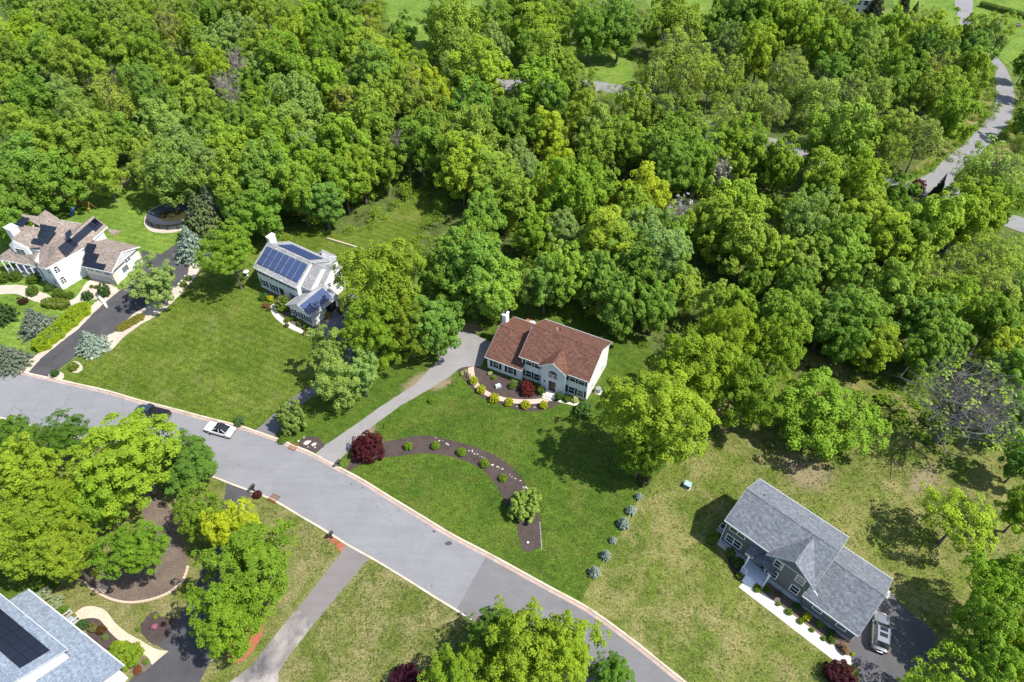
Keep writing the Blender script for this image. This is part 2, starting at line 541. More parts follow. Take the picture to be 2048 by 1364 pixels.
sheet('lawn', [(-60, 480), (30, 420), (150, 402), (190, 366), (260, 356), (335, 388), (385, 420), (390, 500), (340, 530), (300, 610), (240, 660), (170, 712), (60, 745), (0, 735), (-60, 722)],
      0.008, M['lawn_bright'], 'bright green lawn around the tan-roofed house and pool', False, 0.1, 2)
sheet('lawn', [(97, 755), (116, 742), (160, 718), (218, 706), (262, 665), (300, 640), (400, 520), (440, 468), (500, 458), (600, 466), (700, 468), (760, 440), (860, 372), (882, 400), (835, 470), (850, 520),
               (760, 640), (720, 740), (640, 790), (600, 822), (548, 872), (506, 862), (472, 851), (405, 836), (337, 816), (277, 803), (216, 784), (142, 767)],
      0.012, M['lawn_striped'], 'mown lawn with diagonal stripes in front of the white solar house', False, 0.06, 3)
sheet('lawn', [(590, 893), (546, 876), (600, 822), (640, 790), (760, 690), (860, 640), (912, 640), (990, 630), (1010, 605), (1060, 598), (1210, 638), (1300, 692), (1320, 760), (1330, 930), (1300, 965), (1262, 1020), (1228, 1080), (1190, 1145), (1160, 1208),
               (1105, 1180), (1038, 1143), (972, 1107), (905, 1072), (839, 1032), (773, 992), (723, 961), (678, 937), (634, 912)],
      0.016, M['lawn_lush'], 'lush deep green lawn around the brown-roofed house', False, 0.30, 4)
sheet('lawn', [(1160, 1208), (1190, 1145), (1228, 1080), (1262, 1020), (1300, 965), (1330, 930), (1420, 850), (1520, 780), (1620, 700), (1690, 722), (1790, 778), (1870, 855), (2060, 905), (2200, 930), (2200, 1500), (1420, 1420), (1365, 1364), (1330, 1335), (1260, 1280)],
      0.012, M['lawn_rough'], 'yellowish rough lawn around the grey house', False, 0.1, 5)
sheet('lawn', [(-80, 815), (0, 835), (86, 858), (200, 888), (300, 915), (398, 942), (455, 964), (553, 1002), (607, 1035), (640, 1053), (690, 1085), (743, 1115), (806, 1153), (912, 1219), (978, 1260), (1060, 1311), (1150, 1375), (1150, 1460), (-200, 1460), (-200, 815)],
      0.008, M['lawn_dry'], 'patchy dry lawn on the near side of the street', False, 0.05, 6)
sheet('lawn', [(-80, 1120), (60, 1120), (120, 1165), (80, 1190), (40, 1185), (20, 1205), (-80, 1240)], 0.012, M['lawn_lush'], 'small green lawn corner behind the pale-blue-roofed house', True)
# fields beyond the wood
sheet('field', [(760, -70), (765, 0), (790, 60), (830, 110), (870, 115), (905, 40), (1000, -10), (1100, -70)], 0.012, M['lawn_bright'], 'open green field at the top beyond the wood', True)
sheet('field', [(1110, 70), (1150, 95), (1220, 105), (1265, 130), (1262, 178), (1240, 182), (1190, 150), (1120, 130)], 0.012, M['lawn_bright'], 'small bright field between the trees above the through road', True)
sheet('field', [(1295, -70), (1300, 20), (1330, 40), (1430, 50), (1450, 0), (1480, -70)], 0.012, M['lawn_bright'], 'pale green field at the top centre right', True)
sheet('field', [(1780, -70), (1790, 40), (1850, 70), (1900, 66), (1925, 60), (1990, 110), (2040, 150), (2300, 160), (2300, -70)], 0.012, M['lawn_bright'], 'sunny roadside lawn in the top right corner')
sheet('verge', [(1842, 352), (1880, 318), (1930, 272), (1966, 234), (1984, 205), (1984, 130), (1960, 115), (1955, 200), (1900, 262), (1830, 335)], 0.016, M['lawn_rough'], 'grass verge along the inside of the curving lane')
sheet('verge', [(1928, 335), (1978, 300), (2022, 250), (2036, 210), (2034, 170), (2046, 170), (2060, 230), (2040, 290), (1990, 350), (1940, 372), (1912, 362)], 0.016, M['lawn_rough'], 'grass verge along the outside of the curving lane')
for poly, lab in [([(905, 655), (935, 640), (962, 645), (960, 665), (935, 664), (915, 668)], 'bare tan soil at the head of the grey driveway'),
                  ([(862, 772), (900, 755), (908, 762), (890, 775), (868, 782)], 'bare soil beside the grey driveway by the post'),
                  ([(805, 770), (850, 740), (868, 745), (840, 775), (812, 790)], 'bare soil patch left of the grey driveway'),
                  ([(1440, 800), (1462, 812), (1470, 850), (1440, 870), (1425, 840)], 'bare soil under the yellow-green oaks'),
                  ([(1560, 905), (1640, 925), (1670, 960), (1620, 985), (1570, 950)], 'worn soil under the feathery green tree'),
                  ([(1830, 940), (1870, 935), (1876, 975), (1850, 985), (1815, 980)], 'bare trail patch beyond the grey house'),
                  ([(170, 372), (200, 358), (260, 356), (255, 372), (205, 380)], 'bare soil at the wood edge above the play set'),
                  ([(715, 870), (745, 850), (752, 860), (730, 880)], 'bare soil patch beside the red maple')]:
    w_ = [px(u, v) for u, v in catmull(poly, True, 5)]
    c_ = sum(w_, Vector((0, 0, 0))) / len(w_)
    n_ = len(w_)
    me = bpy.data.meshes.new('soil_patch')
    vv = [c_ + (q - c_) * 1.5 for q in w_] + [c_ + (q - c_) * 0.45 for q in w_] + [c_]
    me.from_pydata([(q.x, q.y, 0.019) for q in vv], [], [(i, (i + 1) % n_, n_ + (i + 1) % n_, n_ + i) for i in range(n_)] + [(n_ + i, n_ + (i + 1) % n_, 2 * n_) for i in range(n_)])
    at = me.attributes.new('core', 'FLOAT', 'POINT')
    at.data.foreach_set('value', [0.0] * n_ + [0.55] * n_ + [0.7])
    me.materials.append(M['bare_soil']); me.update()
    tag(link('soil_patch', me), lab, None, None, 'structure')

# ---- the street
NORTH = [(-260, 690), (-120, 712), (0, 736), (61, 749), (142, 767), (216, 784), (277, 802), (337, 817), (405, 835), (472, 852), (506, 862), (543, 875), (590, 894), (634, 913), (678, 937), (723, 961),
         (773, 992), (839, 1032), (905, 1072), (972, 1107), (1038, 1143), (1105, 1180), (1178, 1220), (1260, 1279), (1330, 1335), (1400, 1392), (1470, 1450)]
SOUTH = [(-260, 780), (-120, 808), (0, 834), (40, 845), (86, 857), (200, 887), (300, 914), (398, 942), (455, 963), (506, 982), (553, 1002), (607, 1034), (640, 1053), (690, 1084), (743, 1114),
         (806, 1152), (860, 1186), (912, 1218), (952, 1244), (978, 1259), (1060, 1310), (1130, 1364), (1180, 1410), (1240, 1470)]
nw = [px(u, v).to_2d() for u, v in catmull(NORTH, False, 5)]
sw = [px(u, v).to_2d() for u, v in catmull(SOUTH, False, 5)]
def sheet_w(name, pts, z, mat, label):
    me = bpy.data.meshes.new(name)
    me.from_pydata([(p[0], p[1], z) for p in pts], [], [tuple(range(len(pts)))])
    me.materials.append(mat); me.update()
    if me.polygons[0].normal.z < 0: me.flip_normals()
    return tag(link(name, me), label, None, None, 'structure')
sheet_w('road', nw + sw[::-1], 0.022, M['road'], 'light grey asphalt street crossing the picture diagonally')
a0, a1 = px(974, 1109).to_2d(), px(913, 1219).to_2d()
n2 = [p for p in nw if p.x > a0.x and p.y < a0.y]
s2 = [p for p in sw if p.x > a1.x and p.y < a1.y]
sheet_w('road', [a0] + n2 + s2[::-1] + [a1], 0.026, M['road_new'], 'darker newer asphalt of the lower street section')

MOUTHS = [px(u, v).to_2d() for u, v in ((76, 750), (527, 868), (652, 921), (478, 971), (714, 1098))]
def offset_line(pts, d):
    out = []
    for i, p in enumerate(pts):
        t = (pts[min(i + 1, len(pts) - 1)] - pts[max(i - 1, 0)]).normalized()
        out.append(p + Vector((-t.y, t.x)) * d)
    return out
def kerb(pts, side, label):
    m = MB()
    prof = []
    inner, outer = offset_line(pts, 0.0), offset_line(pts, 0.26 * side)
    for p, q in zip(inner, outer):
        h = 0.13
        for c in MOUTHS:
            d = (p - c).length
            h = min(h, 0.045 + max(0, d - 2.0) * 0.12)
        prof.append([(p.x, p.y, 0.0), (p.x, p.y, h - 0.02), (p.x + (q.x - p.x) * 0.2, p.y + (q.y - p.y) * 0.2, h), (q.x, q.y, h), (q.x, q.y, 0.0)])
    v = [x for r in prof for x in r]
    f = []
    for i in range(len(prof) - 1):
        for j in range(4):
            a = i * 5 + j
            f.append((a, a + 1, a + 6, a + 5) if side < 0 else (a + 5, a + 6, a + 1, a))
    m.add(v, f)
    return tag(m.build('kerb', M['kerb']), label, None, None, 'structure')
M['kerb'] = plain('kerb_concrete', (0.50, 0.43, 0.33), 0.9, 0, 0.25, 0.7)
M['gutter'] = speckle_mat('rusty_gutter', (0.30, 0.25, 0.23), (0.46, 0.33, 0.26), 1.5, 0.2, 0.1)
kerb(nw, 1, 'pale concrete kerb along the far side of the street')
kerb(sw, -1, 'pale concrete kerb along the near side of the street')
sheet_w('gutter', offset_line(nw, -0.02) + offset_line(nw, -0.42)[::-1], 0.030, M['gutter'], 'rust-stained gutter strip along the far kerb')

# ---- lane and through road beyond the wood
def ribbon(name, left, right, z, mat, label):
    l = [px(u, v).to_2d() for u, v in catmull(left, False, 5)]
    r = [px(u, v).to_2d() for u, v in catmull(right, False, 5)]
    return sheet_w(name, l + r[::-1], z, mat, label)
ribbon('lane', [(1905, -60), (1909, 0), (1921, 52), (1955, 92), (1986, 128), (1991, 160), (1991, 207), (1971, 240), (1936, 280), (1886, 322), (1868, 341), (1836, 362), (1838, 392)],
       [(1945, -60), (1946, 0), (1948, 50), (1972, 90), (2006, 128), (2022, 160), (2030, 205), (2016, 247), (1973, 295), (1936, 327), (1918, 345), (1908, 364), (1932, 402)],
       0.020, M['road_far'], 'pale lane curving down the right side')
ribbon('through_road', [(940, 150), (1020, 160), (1140, 158), (1250, 172), (1330, 200), (1420, 242), (1510, 270), (1580, 284), (1660, 318), (1760, 352), (1870, 376), (1960, 404), (2060, 440), (2300, 505)],
       [(940, 172), (1020, 182), (1140, 180), (1250, 190), (1330, 220), (1420, 264), (1510, 292), (1580, 306), (1660, 340), (1760, 374), (1870, 402), (1960, 432), (2060, 470), (2300, 540)],
       0.024, M['road_far'], 'grey through road half hidden by the wood')

# ---- driveways
sheet('driveway', [(56, 748), (97, 756), (116, 739), (155, 711), (171, 702), (215, 671), (232, 663), (268, 628), (330, 590), (376, 552), (380, 530), (376, 505), (352, 486), (347, 491), (322, 509), (283, 500), (285, 535), (243, 578), (216, 600), (189, 624), (171, 644), (152, 662), (116, 689), (81, 718), (64, 737)],
      0.020, M['drive_dark'], 'dark asphalt driveway of the tan-roofed house')
sheet('driveway', [(508, 864), (546, 878), (570, 845), (593, 818), (637, 784), (690, 745), (745, 710), (760, 650), (742, 600), (700, 585), (676, 612), (630, 656), (640, 668), (672, 690), (650, 740), (621, 770), (573, 804), (556, 821)],
      0.020, M['drive_mid'], 'grey asphalt driveway and court of the white solar house')
sheet('driveway', [(628, 911), (674, 936), (681, 918), (705, 894), (714, 879), (750, 849), (800, 812), (860, 778), (900, 753), (916, 739), (947, 733), (962, 732), (985, 690), (979, 683), (961, 674), (937, 663), (915, 664), (912, 678), (869, 728), (830, 769), (757, 816), (720, 843), (672, 876), (649, 891)],
      0.024, M['drive_grey'], 'light grey driveway leading to the brown-roofed house', False, 0.04, 3)
sheet('driveway', [(692, 1086), (738, 1112), (737, 1118), (715, 1143), (632, 1243), (595, 1218), (680, 1108), (690, 1090)], 0.016, M['drive_brown'], 'brownish driveway strip below the street')
sheet('driveway', [(595, 1218), (632, 1243), (575, 1315), (557, 1345), (555, 1400), (430, 1400), (460, 1364), (500, 1335), (550, 1270)], 0.016, M['drive_patchy'], 'patched and stained lower part of the brown driveway', False, 0.04, 4)
sheet('driveway', [(453, 965), (504, 983), (492, 1017), (478, 1080), (462, 1180), (450, 1270), (426, 1312), (400, 1364), (370, 1420), (200, 1420), (268, 1352), (338, 1304), (312, 1290), (352, 1242), (385, 1190), (420, 1100), (444, 1030)],
      0.016, M['drive_dark'], 'black asphalt driveway beside the pale-blue-roofed house')
sheet('driveway', [(1772, 1195), (1793, 1200), (1835, 1234), (1874, 1272), (1862, 1309), (1841, 1364), (1830, 1420), (1715, 1420), (1719, 1364), (1717, 1339), (1706, 1329), (1699, 1311), (1703, 1301), (1696, 1287), (1740, 1215)],
      0.020, asphalt_mat('soft_black_drive', (0.095, 0.092, 0.096), 0.15, False, 9), 'dark asphalt parking court of the grey house')

# ---- beds and paths
def bed(poly, mat, label, z=0.028, name='mulch_bed', smooth=True, rag=0.05):
    return sheet(name, poly, z, M[mat], label, smooth, rag, 5)
bed([(690, 945), (700, 922), (708, 905), (735, 890), (770, 883), (800, 878), (835, 872), (870, 873), (920, 885), (960, 898), (1000, 917), (1035, 945), (1052, 970), (1060, 1000), (1080, 1035), (1083, 1075), (1078, 1095), (1058, 1103), (1045, 1098), (1037, 1070), (1030, 1040), (1012, 1010), (990, 968),
     (965, 940), (930, 922), (890, 911), (845, 907), (800, 912), (765, 916), (720, 930), (700, 942)], 'mulch', 'crescent mulch bed curving across the lush lawn')
bed([(598, 893), (602, 878), (615, 873), (635, 875), (648, 888), (645, 896), (628, 905), (610, 900)], 'mulch', 'small mulch bed with rocks by the driveway mouth')
bed([(916, 740), (945, 733), (978, 742), (1040, 768), (1080, 788), (1082, 796), (1120, 800), (1112, 812), (1080, 822), (1045, 822), (1010, 812), (970, 798), (945, 780), (930, 760)], 'mulch', 'dark mulch bed along the front of the brown-roofed house')
sheet('walkway', catmull([(948, 733), (950, 752), (960, 770), (980, 785), (1010, 795), (1045, 799), (1085, 797)], False, 5) + catmull([(1105, 800), (1086, 806), (1045, 808), (1005, 803), (972, 791), (950, 775), (938, 752), (936, 736)], False, 5), 0.034, M['pink_paver'], 'pinkish paved path curving to the front door')
bed([(1117, 800), (1172, 806), (1155, 813), (1116, 804)], 'pale_concrete', 'short pale edging strip right of the front step', 0.032, 'edging', False, 0)
# white solar house
sheet('walkway', catmull([(541, 612), (546, 630), (568, 650), (598, 665), (622, 672), (640, 662)], False, 5) + catmull([(632, 656), (618, 664), (600, 657), (576, 643), (556, 626), (550, 606)], False, 5), 0.026, M['pale_concrete'], 'white curved concrete path by the solar house')
bed([(523, 590), (545, 596), (556, 622), (578, 643), (602, 656), (622, 660), (626, 655), (590, 640), (578, 626), (600, 592), (560, 575)], 'mulch_brown', 'planted bed between path and solar house', 0.022)
sheet('walkway', [(692, 566), (710, 578), (705, 584), (690, 573)], 0.024, M['pale_concrete'], 'short pale path at the back corner of the solar house')
# tan-roofed house
bed([(-20, 575), (40, 570), (85, 585), (120, 600), (150, 596), (182, 560), (236, 578), (216, 598), (205, 598), (185, 600), (150, 610), (110, 612), (70, 603), (30, 588), (-20, 590)], 'gravel', 'pale gravel bed along the front of the tan-roofed house', 0.024, 'gravel_bed')
bed([(243, 578), (216, 600), (189, 624), (171, 644), (152, 662), (116, 689), (81, 718), (56, 746), (25, 740), (52, 722), (90, 700), (130, 666), (160, 635), (190, 605), (215, 590)], 'gravel', 'tan gravel strip between the hedge and the dark driveway', 0.026, 'gravel_bed', False)
bed([(155, 712), (171, 702), (215, 671), (232, 663), (268, 628), (330, 590), (370, 560), (380, 530), (398, 515), (412, 520), (396, 545), (386, 560), (350, 600), (318, 628), (280, 650), (250, 672), (222, 700), (192, 709)], 'gravel', 'pale gravel strip right of the dark driveway', 0.024, 'gravel_bed')
bed([(140, 728), (150, 722), (162, 728), (165, 738), (155, 746), (142, 742)], 'gravel', 'round gravel patch under the lime bush', 0.024, 'gravel_bed')
bed([(96, 752), (112, 742), (128, 748), (122, 760)], 'gravel', 'gravel patch under the dark bush by the kerb', 0.0265, 'gravel_bed')
bed([(288, 445), (296, 424), (320, 410), (360, 405), (385, 420), (382, 450), (352, 464), (320, 466), (298, 460)], 'gravel', 'ring of pale gravel around the pool', 0.024, 'gravel_bed')
# near side of the street
bed([(300, 985), (325, 995), (350, 1040), (365, 1085), (375, 1120), (372, 1150), (355, 1172), (320, 1192), (265, 1203), (220, 1197), (180, 1175), (150, 1150), (200, 1120), (290, 1080), (282, 1010)], 'mulch_brown', 'brown mulch bed under the near trees', 0.016)
bed([(655, 1075), (662, 1068), (691, 1088), (683, 1105)], 'mulch_red', 'red mulch patch around the black mailbox', 0.020, 'mulch_bed', False)
bed([(455, 1300), (460, 1325), (490, 1318), (520, 1280), (526, 1255), (505, 1250)], 'mulch_red', 'red mulch under the bright green near tree', 0.020)
bed([(163, 1240), (180, 1232), (205, 1240), (218, 1262), (240, 1280), (215, 1300), (180, 1275)], 'mulch', 'planted bed under the eave of the pale-blue roof', 0.020)
bed([(280, 1262), (292, 1235), (312, 1222), (322, 1234), (346, 1236), (352, 1242), (315, 1290)], 'mulch', 'small bed with pink flowers by the black driveway', 0.020)
bed([(262, 1345), (275, 1320), (295, 1312), (305, 1320), (302, 1332), (285, 1345)], 'mulch_brown', 'bed corner by the tan path end', 0.020)
sheet('walkway', catmull([(150, 1226), (168, 1214), (190, 1213), (212, 1222), (230, 1245), (252, 1264), (280, 1280), (312, 1298), (337, 1302)], False, 5) + catmull([(304, 1330), (295, 1314), (270, 1298), (240, 1282), (218, 1262), (200, 1240), (180, 1236), (160, 1240)], False, 5), 0.026, M['paver'], 'tan paver path winding to the pale-blue-roofed house')
sheet('walkway', [(191, 1172), (200, 1166), (218, 1174), (208, 1188)], 0.024, M['paver'], 'square of tan pavers at the edge of the brown bed')
# grey house
sheet('walkway', [(1477, 1174), (1492, 1160), (1530, 1188), (1694, 1311), (1700, 1312), (1706, 1329), (1678, 1329)], 0.028, M['pale_concrete'], 'straight pale concrete walk in front of the grey house')
sheet('walkway', [(1775, 1178), (1793, 1199), (1772, 1197)], 0.028, M['pale_concrete'], 'pale concrete corner behind the grey garage')
bed([(1530, 1188), (1545, 1160), (1600, 1200), (1700, 1282), (1703, 1301), (1694, 1311)], 'mulch_brown', 'shrub bed between walk and grey house', 0.024, 'mulch_bed', False)
bed([(1455, 1105), (1475, 1095), (1500, 1115), (1492, 1150), (1478, 1160), (1462, 1140)], 'mulch', 'shaded bed left of the grey porch', 0.024)
# tar patches and dark spots on the street
M['tar'] = plain('tar_patch', (0.07, 0.07, 0.072), 0.8, 0, 0.2)
for i, (u, v, a, b_) in enumerate([(897, 1087, 7, 4.5), (868, 1063, 4, 2), (852, 1050, 1.5, 1.2), (703, 968, 2, 1.2), (725, 976, 2, 1.2), (754, 1014, 1.2, 1), (797, 1021, 1.5, 1), (863, 1172, 2, 1.2), (879, 1181, 1.2, 1), (477, 929, 1.5, 1), (886, 1184, 1.0, 0.8)]):
    r = random.Random(i)
    sheet('tar_patch', [(u + a * math.cos(t) * r.uniform(0.8, 1.15), v + b_ * math.sin(t) * r.uniform(0.8, 1.15)) for t in [k * math.pi / 5 for k in range(10)]], 0.034, M['tar'],
          'largest dark tar patch on the street' if i == 0 else 'small dark tar spot on the street', False)
# ------------------------------------------------------------------ foliage meshes
def leaf_mesh(name, P, N, S, tint, rng, aspect=0.62, mat=None):
    """P centres, N normals, S half-lengths: one diamond blade each"""
    n = len(P)
    N = N / (np.linalg.norm(N, axis=1, keepdims=True) + 1e-9)
    R = rng.normal(size=(n, 3))
    T = R - N * (R * N).sum(1, keepdims=True)
    T /= np.linalg.norm(T, axis=1, keepdims=True) + 1e-9
    B = np.cross(N, T)
    S = S[:, None]
    fold = N * S * 0.18
    V = np.empty((n, 4, 3), dtype=np.float32)
    V[:, 0] = P + T * S
    V[:, 1] = P + B * S * aspect + fold
    V[:, 2] = P - T * S
    V[:, 3] = P - B * S * aspect + fold
    me = bpy.data.meshes.new(name)
    me.vertices.add(n * 4)
    me.vertices.foreach_set('co', V.ravel())
    me.loops.add(n * 4)
    me.loops.foreach_set('vertex_index', np.arange(n * 4, dtype=np.int32))
    me.polygons.add(n)
    me.polygons.foreach_set('loop_start', np.arange(0, n * 4, 4, dtype=np.int32))
    at = me.attributes.new('tint', 'FLOAT', 'FACE')
    at.data.foreach_set('value', np.clip(tint, 0, 1).astype(np.float32))
    me.materials.append(mat or M['leaf'])
    me.update(calc_edges=True)
    return me

def unit(v): return v / (np.linalg.norm(v, axis=1, keepdims=True) + 1e-9)

def crown_mesh(name, seed, lobes, per, leaf, zlo=-0.55, lobe_r=(0.20, 0.34), bumpy=0.2, fill=0.3, up=0.75, flat=0.8, thin=1.0, tint_sd=0.22, mat=None, peak=0.0, clus=0):
    """crown of radius 1: leafy lobes over an uneven rounded envelope, plus an inner fill"""
    rng = np.random.default_rng(seed)
    k = np.arange(lobes) + 0.5
    z = 1 - (1 - zlo) * k / lobes
    ph = k * 2.39996 + rng.normal(0, 0.25, lobes)
    z = np.clip(z + rng.normal(0, 0.05, lobes), zlo, 1)
    r = np.sqrt(np.clip(1 - z * z, 0, 1))
    D = np.stack([r * np.cos(ph), r * np.sin(ph), z], 1)
    env = np.ones(lobes)
    for _ in range(5):
        kv = rng.normal(0, 2.2, 3)
        env += bumpy * 0.55 * np.sin(D @ kv + rng.uniform(0, 6.28))
    if clus:
        # limbs end in separate pads of foliage with dark gaps between them
        m_ = clus
        kk = np.arange(m_) + 0.5
        zz = np.clip(1 - (1 - zlo) * kk / m_ + rng.normal(0, 0.05, m_), zlo, 1)
        pp = kk * 2.39996 + rng.normal(0, 0.3, m_)
        rr = np.sqrt(np.clip(1 - zz * zz, 0, 1))
        Dc = np.stack([rr * np.cos(pp), rr * np.sin(pp), zz], 1)
        ec = np.ones(m_)
        for _ in range(5): ec += bumpy * 0.5 * np.sin(Dc @ rng.normal(0, 2.0, 3) + rng.uniform(0, 6.28))
        Cc = Dc * ec[:, None] * rng.uniform(0.62, 0.98, (m_, 1))
        ci = np.arange(lobes) % m_
        rad = rng.uniform(0.08, 0.24, m_)[ci]
        C = Cc[ci] + unit(rng.normal(size=(lobes, 3)) + Dc[ci] * 0.3) * rad[:, None] * np.array([1, 1, 0.45])
        D = unit(Dc[ci] + 0.3 * unit(C))
        r = rr[ci]
        env = ec[ci]
    else:
        C = D * env[:, None] * rng.uniform(0.66, 0.92, (lobes, 1))
    C[:, 2] += peak * (1 - r) ** 2
    LR = rng.uniform(*lobe_r, lobes)
    nin = int(lobes * fill)
    if nin:
        Ci = unit(rng.normal(size=(nin, 3))) * rng.uniform(0.15, 0.6, (nin, 1))
        Ci[:, 2] = np.maximum(Ci[:, 2], zlo * 0.7)
        C = np.vstack([C, Ci]); LR = np.append(LR, rng.uniform(*lobe_r, nin) * 1.3); D = np.vstack([D, unit(Ci)])
    LT = np.clip(rng.normal(0.5, tint_sd, len(C)), 0, 1)
    if clus:
        ct = np.clip(rng.normal(0.5, tint_sd, clus), 0, 1)
        LT[:lobes] = 0.6 * ct[ci] + 0.4 * LT[:lobes]
    cnt = np.maximum(3, (per * (LR / np.mean(LR)) ** 2 * rng.uniform(0.6, 1.4, len(C)) * thin)).astype(int)
    if nin: cnt[-nin:] = (cnt[-nin:] * 0.55).astype(int)
    idx = np.repeat(np.arange(len(C)), cnt)
    n = len(idx)
    d = unit(rng.normal(size=(n, 3)) + D[idx] * 0.85 + np.array([0, 0, 0.6]))
    P = C[idx] + d * (LR[idx] * rng.uniform(0.55, 1.08, n) ** 0.6)[:, None] * np.array([1, 1, flat])
    P[:, :2] /= np.percentile(np.hypot(P[:, 0], P[:, 1]), 97)      # the mesh really has radius 1
    P[:, 2] /= max(1.0, np.percentile(P[:, 2], 99))
    N = unit(d * 0.7 + np.array([0, 0, up]) + rng.normal(0, 0.38, (n, 3)))
    S = leaf * rng.uniform(0.6, 1.35, n)
    tint = LT[idx] * 0.65 + 0.35 * rng.uniform(0, 1, n)
    return leaf_mesh(name, P, N, S, tint, rng, mat=mat)

def limb_path(rng, a, b, n, wob):
    a, b = np.array(a, float), np.array(b, float)
    L = np.linalg.norm(b - a)
    pts = [a + (b - a) * t + (rng.normal(0, wob * L, 3) if 0 < t < 1 else 0) for t in np.linspace(0, 1, n)]
    return pts

def trunk_mesh(name, seed, mat, limbs=9, twigs=0, base=0.05, crown_z=0.62, spread=0.75, top=0.92, subtw=0):
    """tapered trunk, limbs and (for thin trees) twigs; unit height, horizontal unit = crown radius"""
    rng = np.random.default_rng(seed)
    m = MB()
    tp = limb_path(rng, (0, 0, -0.01), (rng.normal(0, 0.06), rng.normal(0, 0.06), top), 6, 0.012)
    rad = [base * (1 - 0.8 * i / 5) for i in range(6)]
    rad[0] *= 1.35
    def chain(pts, rr, n):
        for i in range(len(pts) - 1): m.tube(pts[i], pts[i + 1], rr[i], rr[i + 1], n, False)
    # z is in heights, xy in radii: tubes are built in that stretched space
    chain(tp, rad, 8)
    ends = []
    for i in range(limbs):
        t = rng.uniform(0.32, 0.8)
        j = min(4, int(t * 5)); f = t * 5 - j
        s = np.array(tp[j]) * (1 - f) + np.array(tp[j + 1]) * f
        a = i * 2.4 + rng.normal(0, 0.3)
        ln = spread * rng.uniform(0.65, 1.05) * (1.1 - 0.5 * t)
        e = s + np.array([math.cos(a) * ln, math.sin(a) * ln, rng.uniform(0.12, 0.32)])
        e[2] = min(e[2], 0.97)
        p = limb_path(rng, s, e, 4, 0.05)
        r0 = base * (1 - t) * 0.75 + 0.006
        chain(p, [r0, r0 * 0.7, r0 * 0.45, r0 * 0.2], 5)
        ends.append((p, r0))
    for k in range(twigs):
        p, r0 = ends[k % len(ends)]
        j = rng.integers(1, 4)
        s = np.array(p[j])
        a = rng.uniform(0, 6.28)
        ln = rng.uniform(0.18, 0.45)
        e = s + np.array([math.cos(a) * ln, math.sin(a) * ln, rng.uniform(0.02, 0.22)])
        q = limb_path(rng, s, e, 3, 0.06)
        rt = r0 * 0.3
        chain(q, [rt, rt * 0.65, rt * 0.25], 4)
        for _ in range(subtw):
            s2 = np.array(q[rng.integers(1, 3)])
            e2 = s2 + np.array([rng.normal(0, 0.14), rng.normal(0, 0.14), rng.uniform(0.0, 0.10)])
            m.tube(s2, e2, rt * 0.4, rt * 0.12, 3, False)
    return m.mesh(name, mat)

def conifer_mesh(name, seed, tiers=16, per=16, leaf=0.05, droop=0.25, needles=34, taper=1.0, mat=None):
    """unit height cone of whorled, needled branches; horizontal unit = base radius"""
    rng = np.random.default_rng(seed)
    P, N, S, T = [], [], [], []
    for t in range(tiers):
        f = t / (tiers - 1)
        z0 = 0.06 + 0.92 * f
        L = (1 - f) ** taper * 0.98 + 0.05
        nb = max(5, int(per * (1 - 0.55 * f)))
        for b in range(nb):
            a = 2 * math.pi * b / nb + t * 0.9 + rng.normal(0, 0.14)
            Lb = L * rng.uniform(0.78, 1.12)
            dirv = np.array([math.cos(a), math.sin(a), 0])
            side = np.array([-math.sin(a), math.cos(a), 0])
            tb = np.clip(rng.normal(0.5, 0.2), 0, 1)
            k = max(6, int(needles * Lb))
            u = rng.uniform(0.12, 1, k) ** 0.8
            w = (1 - u) * 0.26 * Lb + 0.03
            q = dirv * (u * Lb)[:, None] + side * (rng.uniform(-1, 1, k) * w)[:, None]
            q[:, 2] += z0 - droop * 0.22 * Lb * u + 0.05 * Lb * u ** 3 + rng.normal(0, 0.010, k)
            P.append(q)
            N.append(np.array([0, 0, 1.0]) * 0.8 + dirv * 0.35 + rng.normal(0, 0.4, (k, 3)))
            S.append(leaf * rng.uniform(0.7, 1.4, k) * (0.7 + 0.5 * Lb))
            T.append(tb * 0.6 + 0.4 * rng.uniform(0, 1, k) + 0.12 * (u - 0.5))
    return leaf_mesh(name, np.vstack(P), np.vstack(N), np.concatenate(S), np.concatenate(T), rng, 0.45, mat or M['needle'])

CROWN = {
    'fine': [crown_mesh('crown_fine', 10 + i, 520, 48, 0.025, -0.85, (0.085, 0.15), 0.24, 0.40, 0.65, 0.85, 1.0, 0.30, None, 0.1, 105 + 7 * (i % 4)) for i in range(8)],      # near trees
    'dense': [crown_mesh('crown_dense', 30 + i, 300, 50, 0.036, -0.9, (0.105, 0.18), 0.27, 0.40, 0.65, 0.85, 1.0, 0.30, None, 0.2, 54 + 4 * (i % 4)) for i in range(14)],    # wood
    'soft': [crown_mesh('crown_soft', 50 + i, 180, 58, 0.036, -0.85, (0.10, 0.18), 0.26, 0.4, 0.5, 1.0, 1.0, 0.22, None, 0.1, 70) for i in range(7)],
    'airy': [crown_mesh('crown_airy', 70 + i, 115, 46, 0.036, -0.7, (0.12, 0.23), 0.34, 0.2, 0.5, 1.0, 0.9, 0.25) for i in range(6)],
    'feather': [crown_mesh('crown_feather', 90 + i, 240, 85, 0.026, -0.6, (0.10, 0.20), 0.36, 0.25, 0.3, 1.25, 1.0, 0.2) for i in range(2)],
    'wisp': [crown_mesh('crown_wisp', 100 + i, 60, 14, 0.032, -0.4, (0.10, 0.2), 0.3, 0.0) for i in range(2)],
}
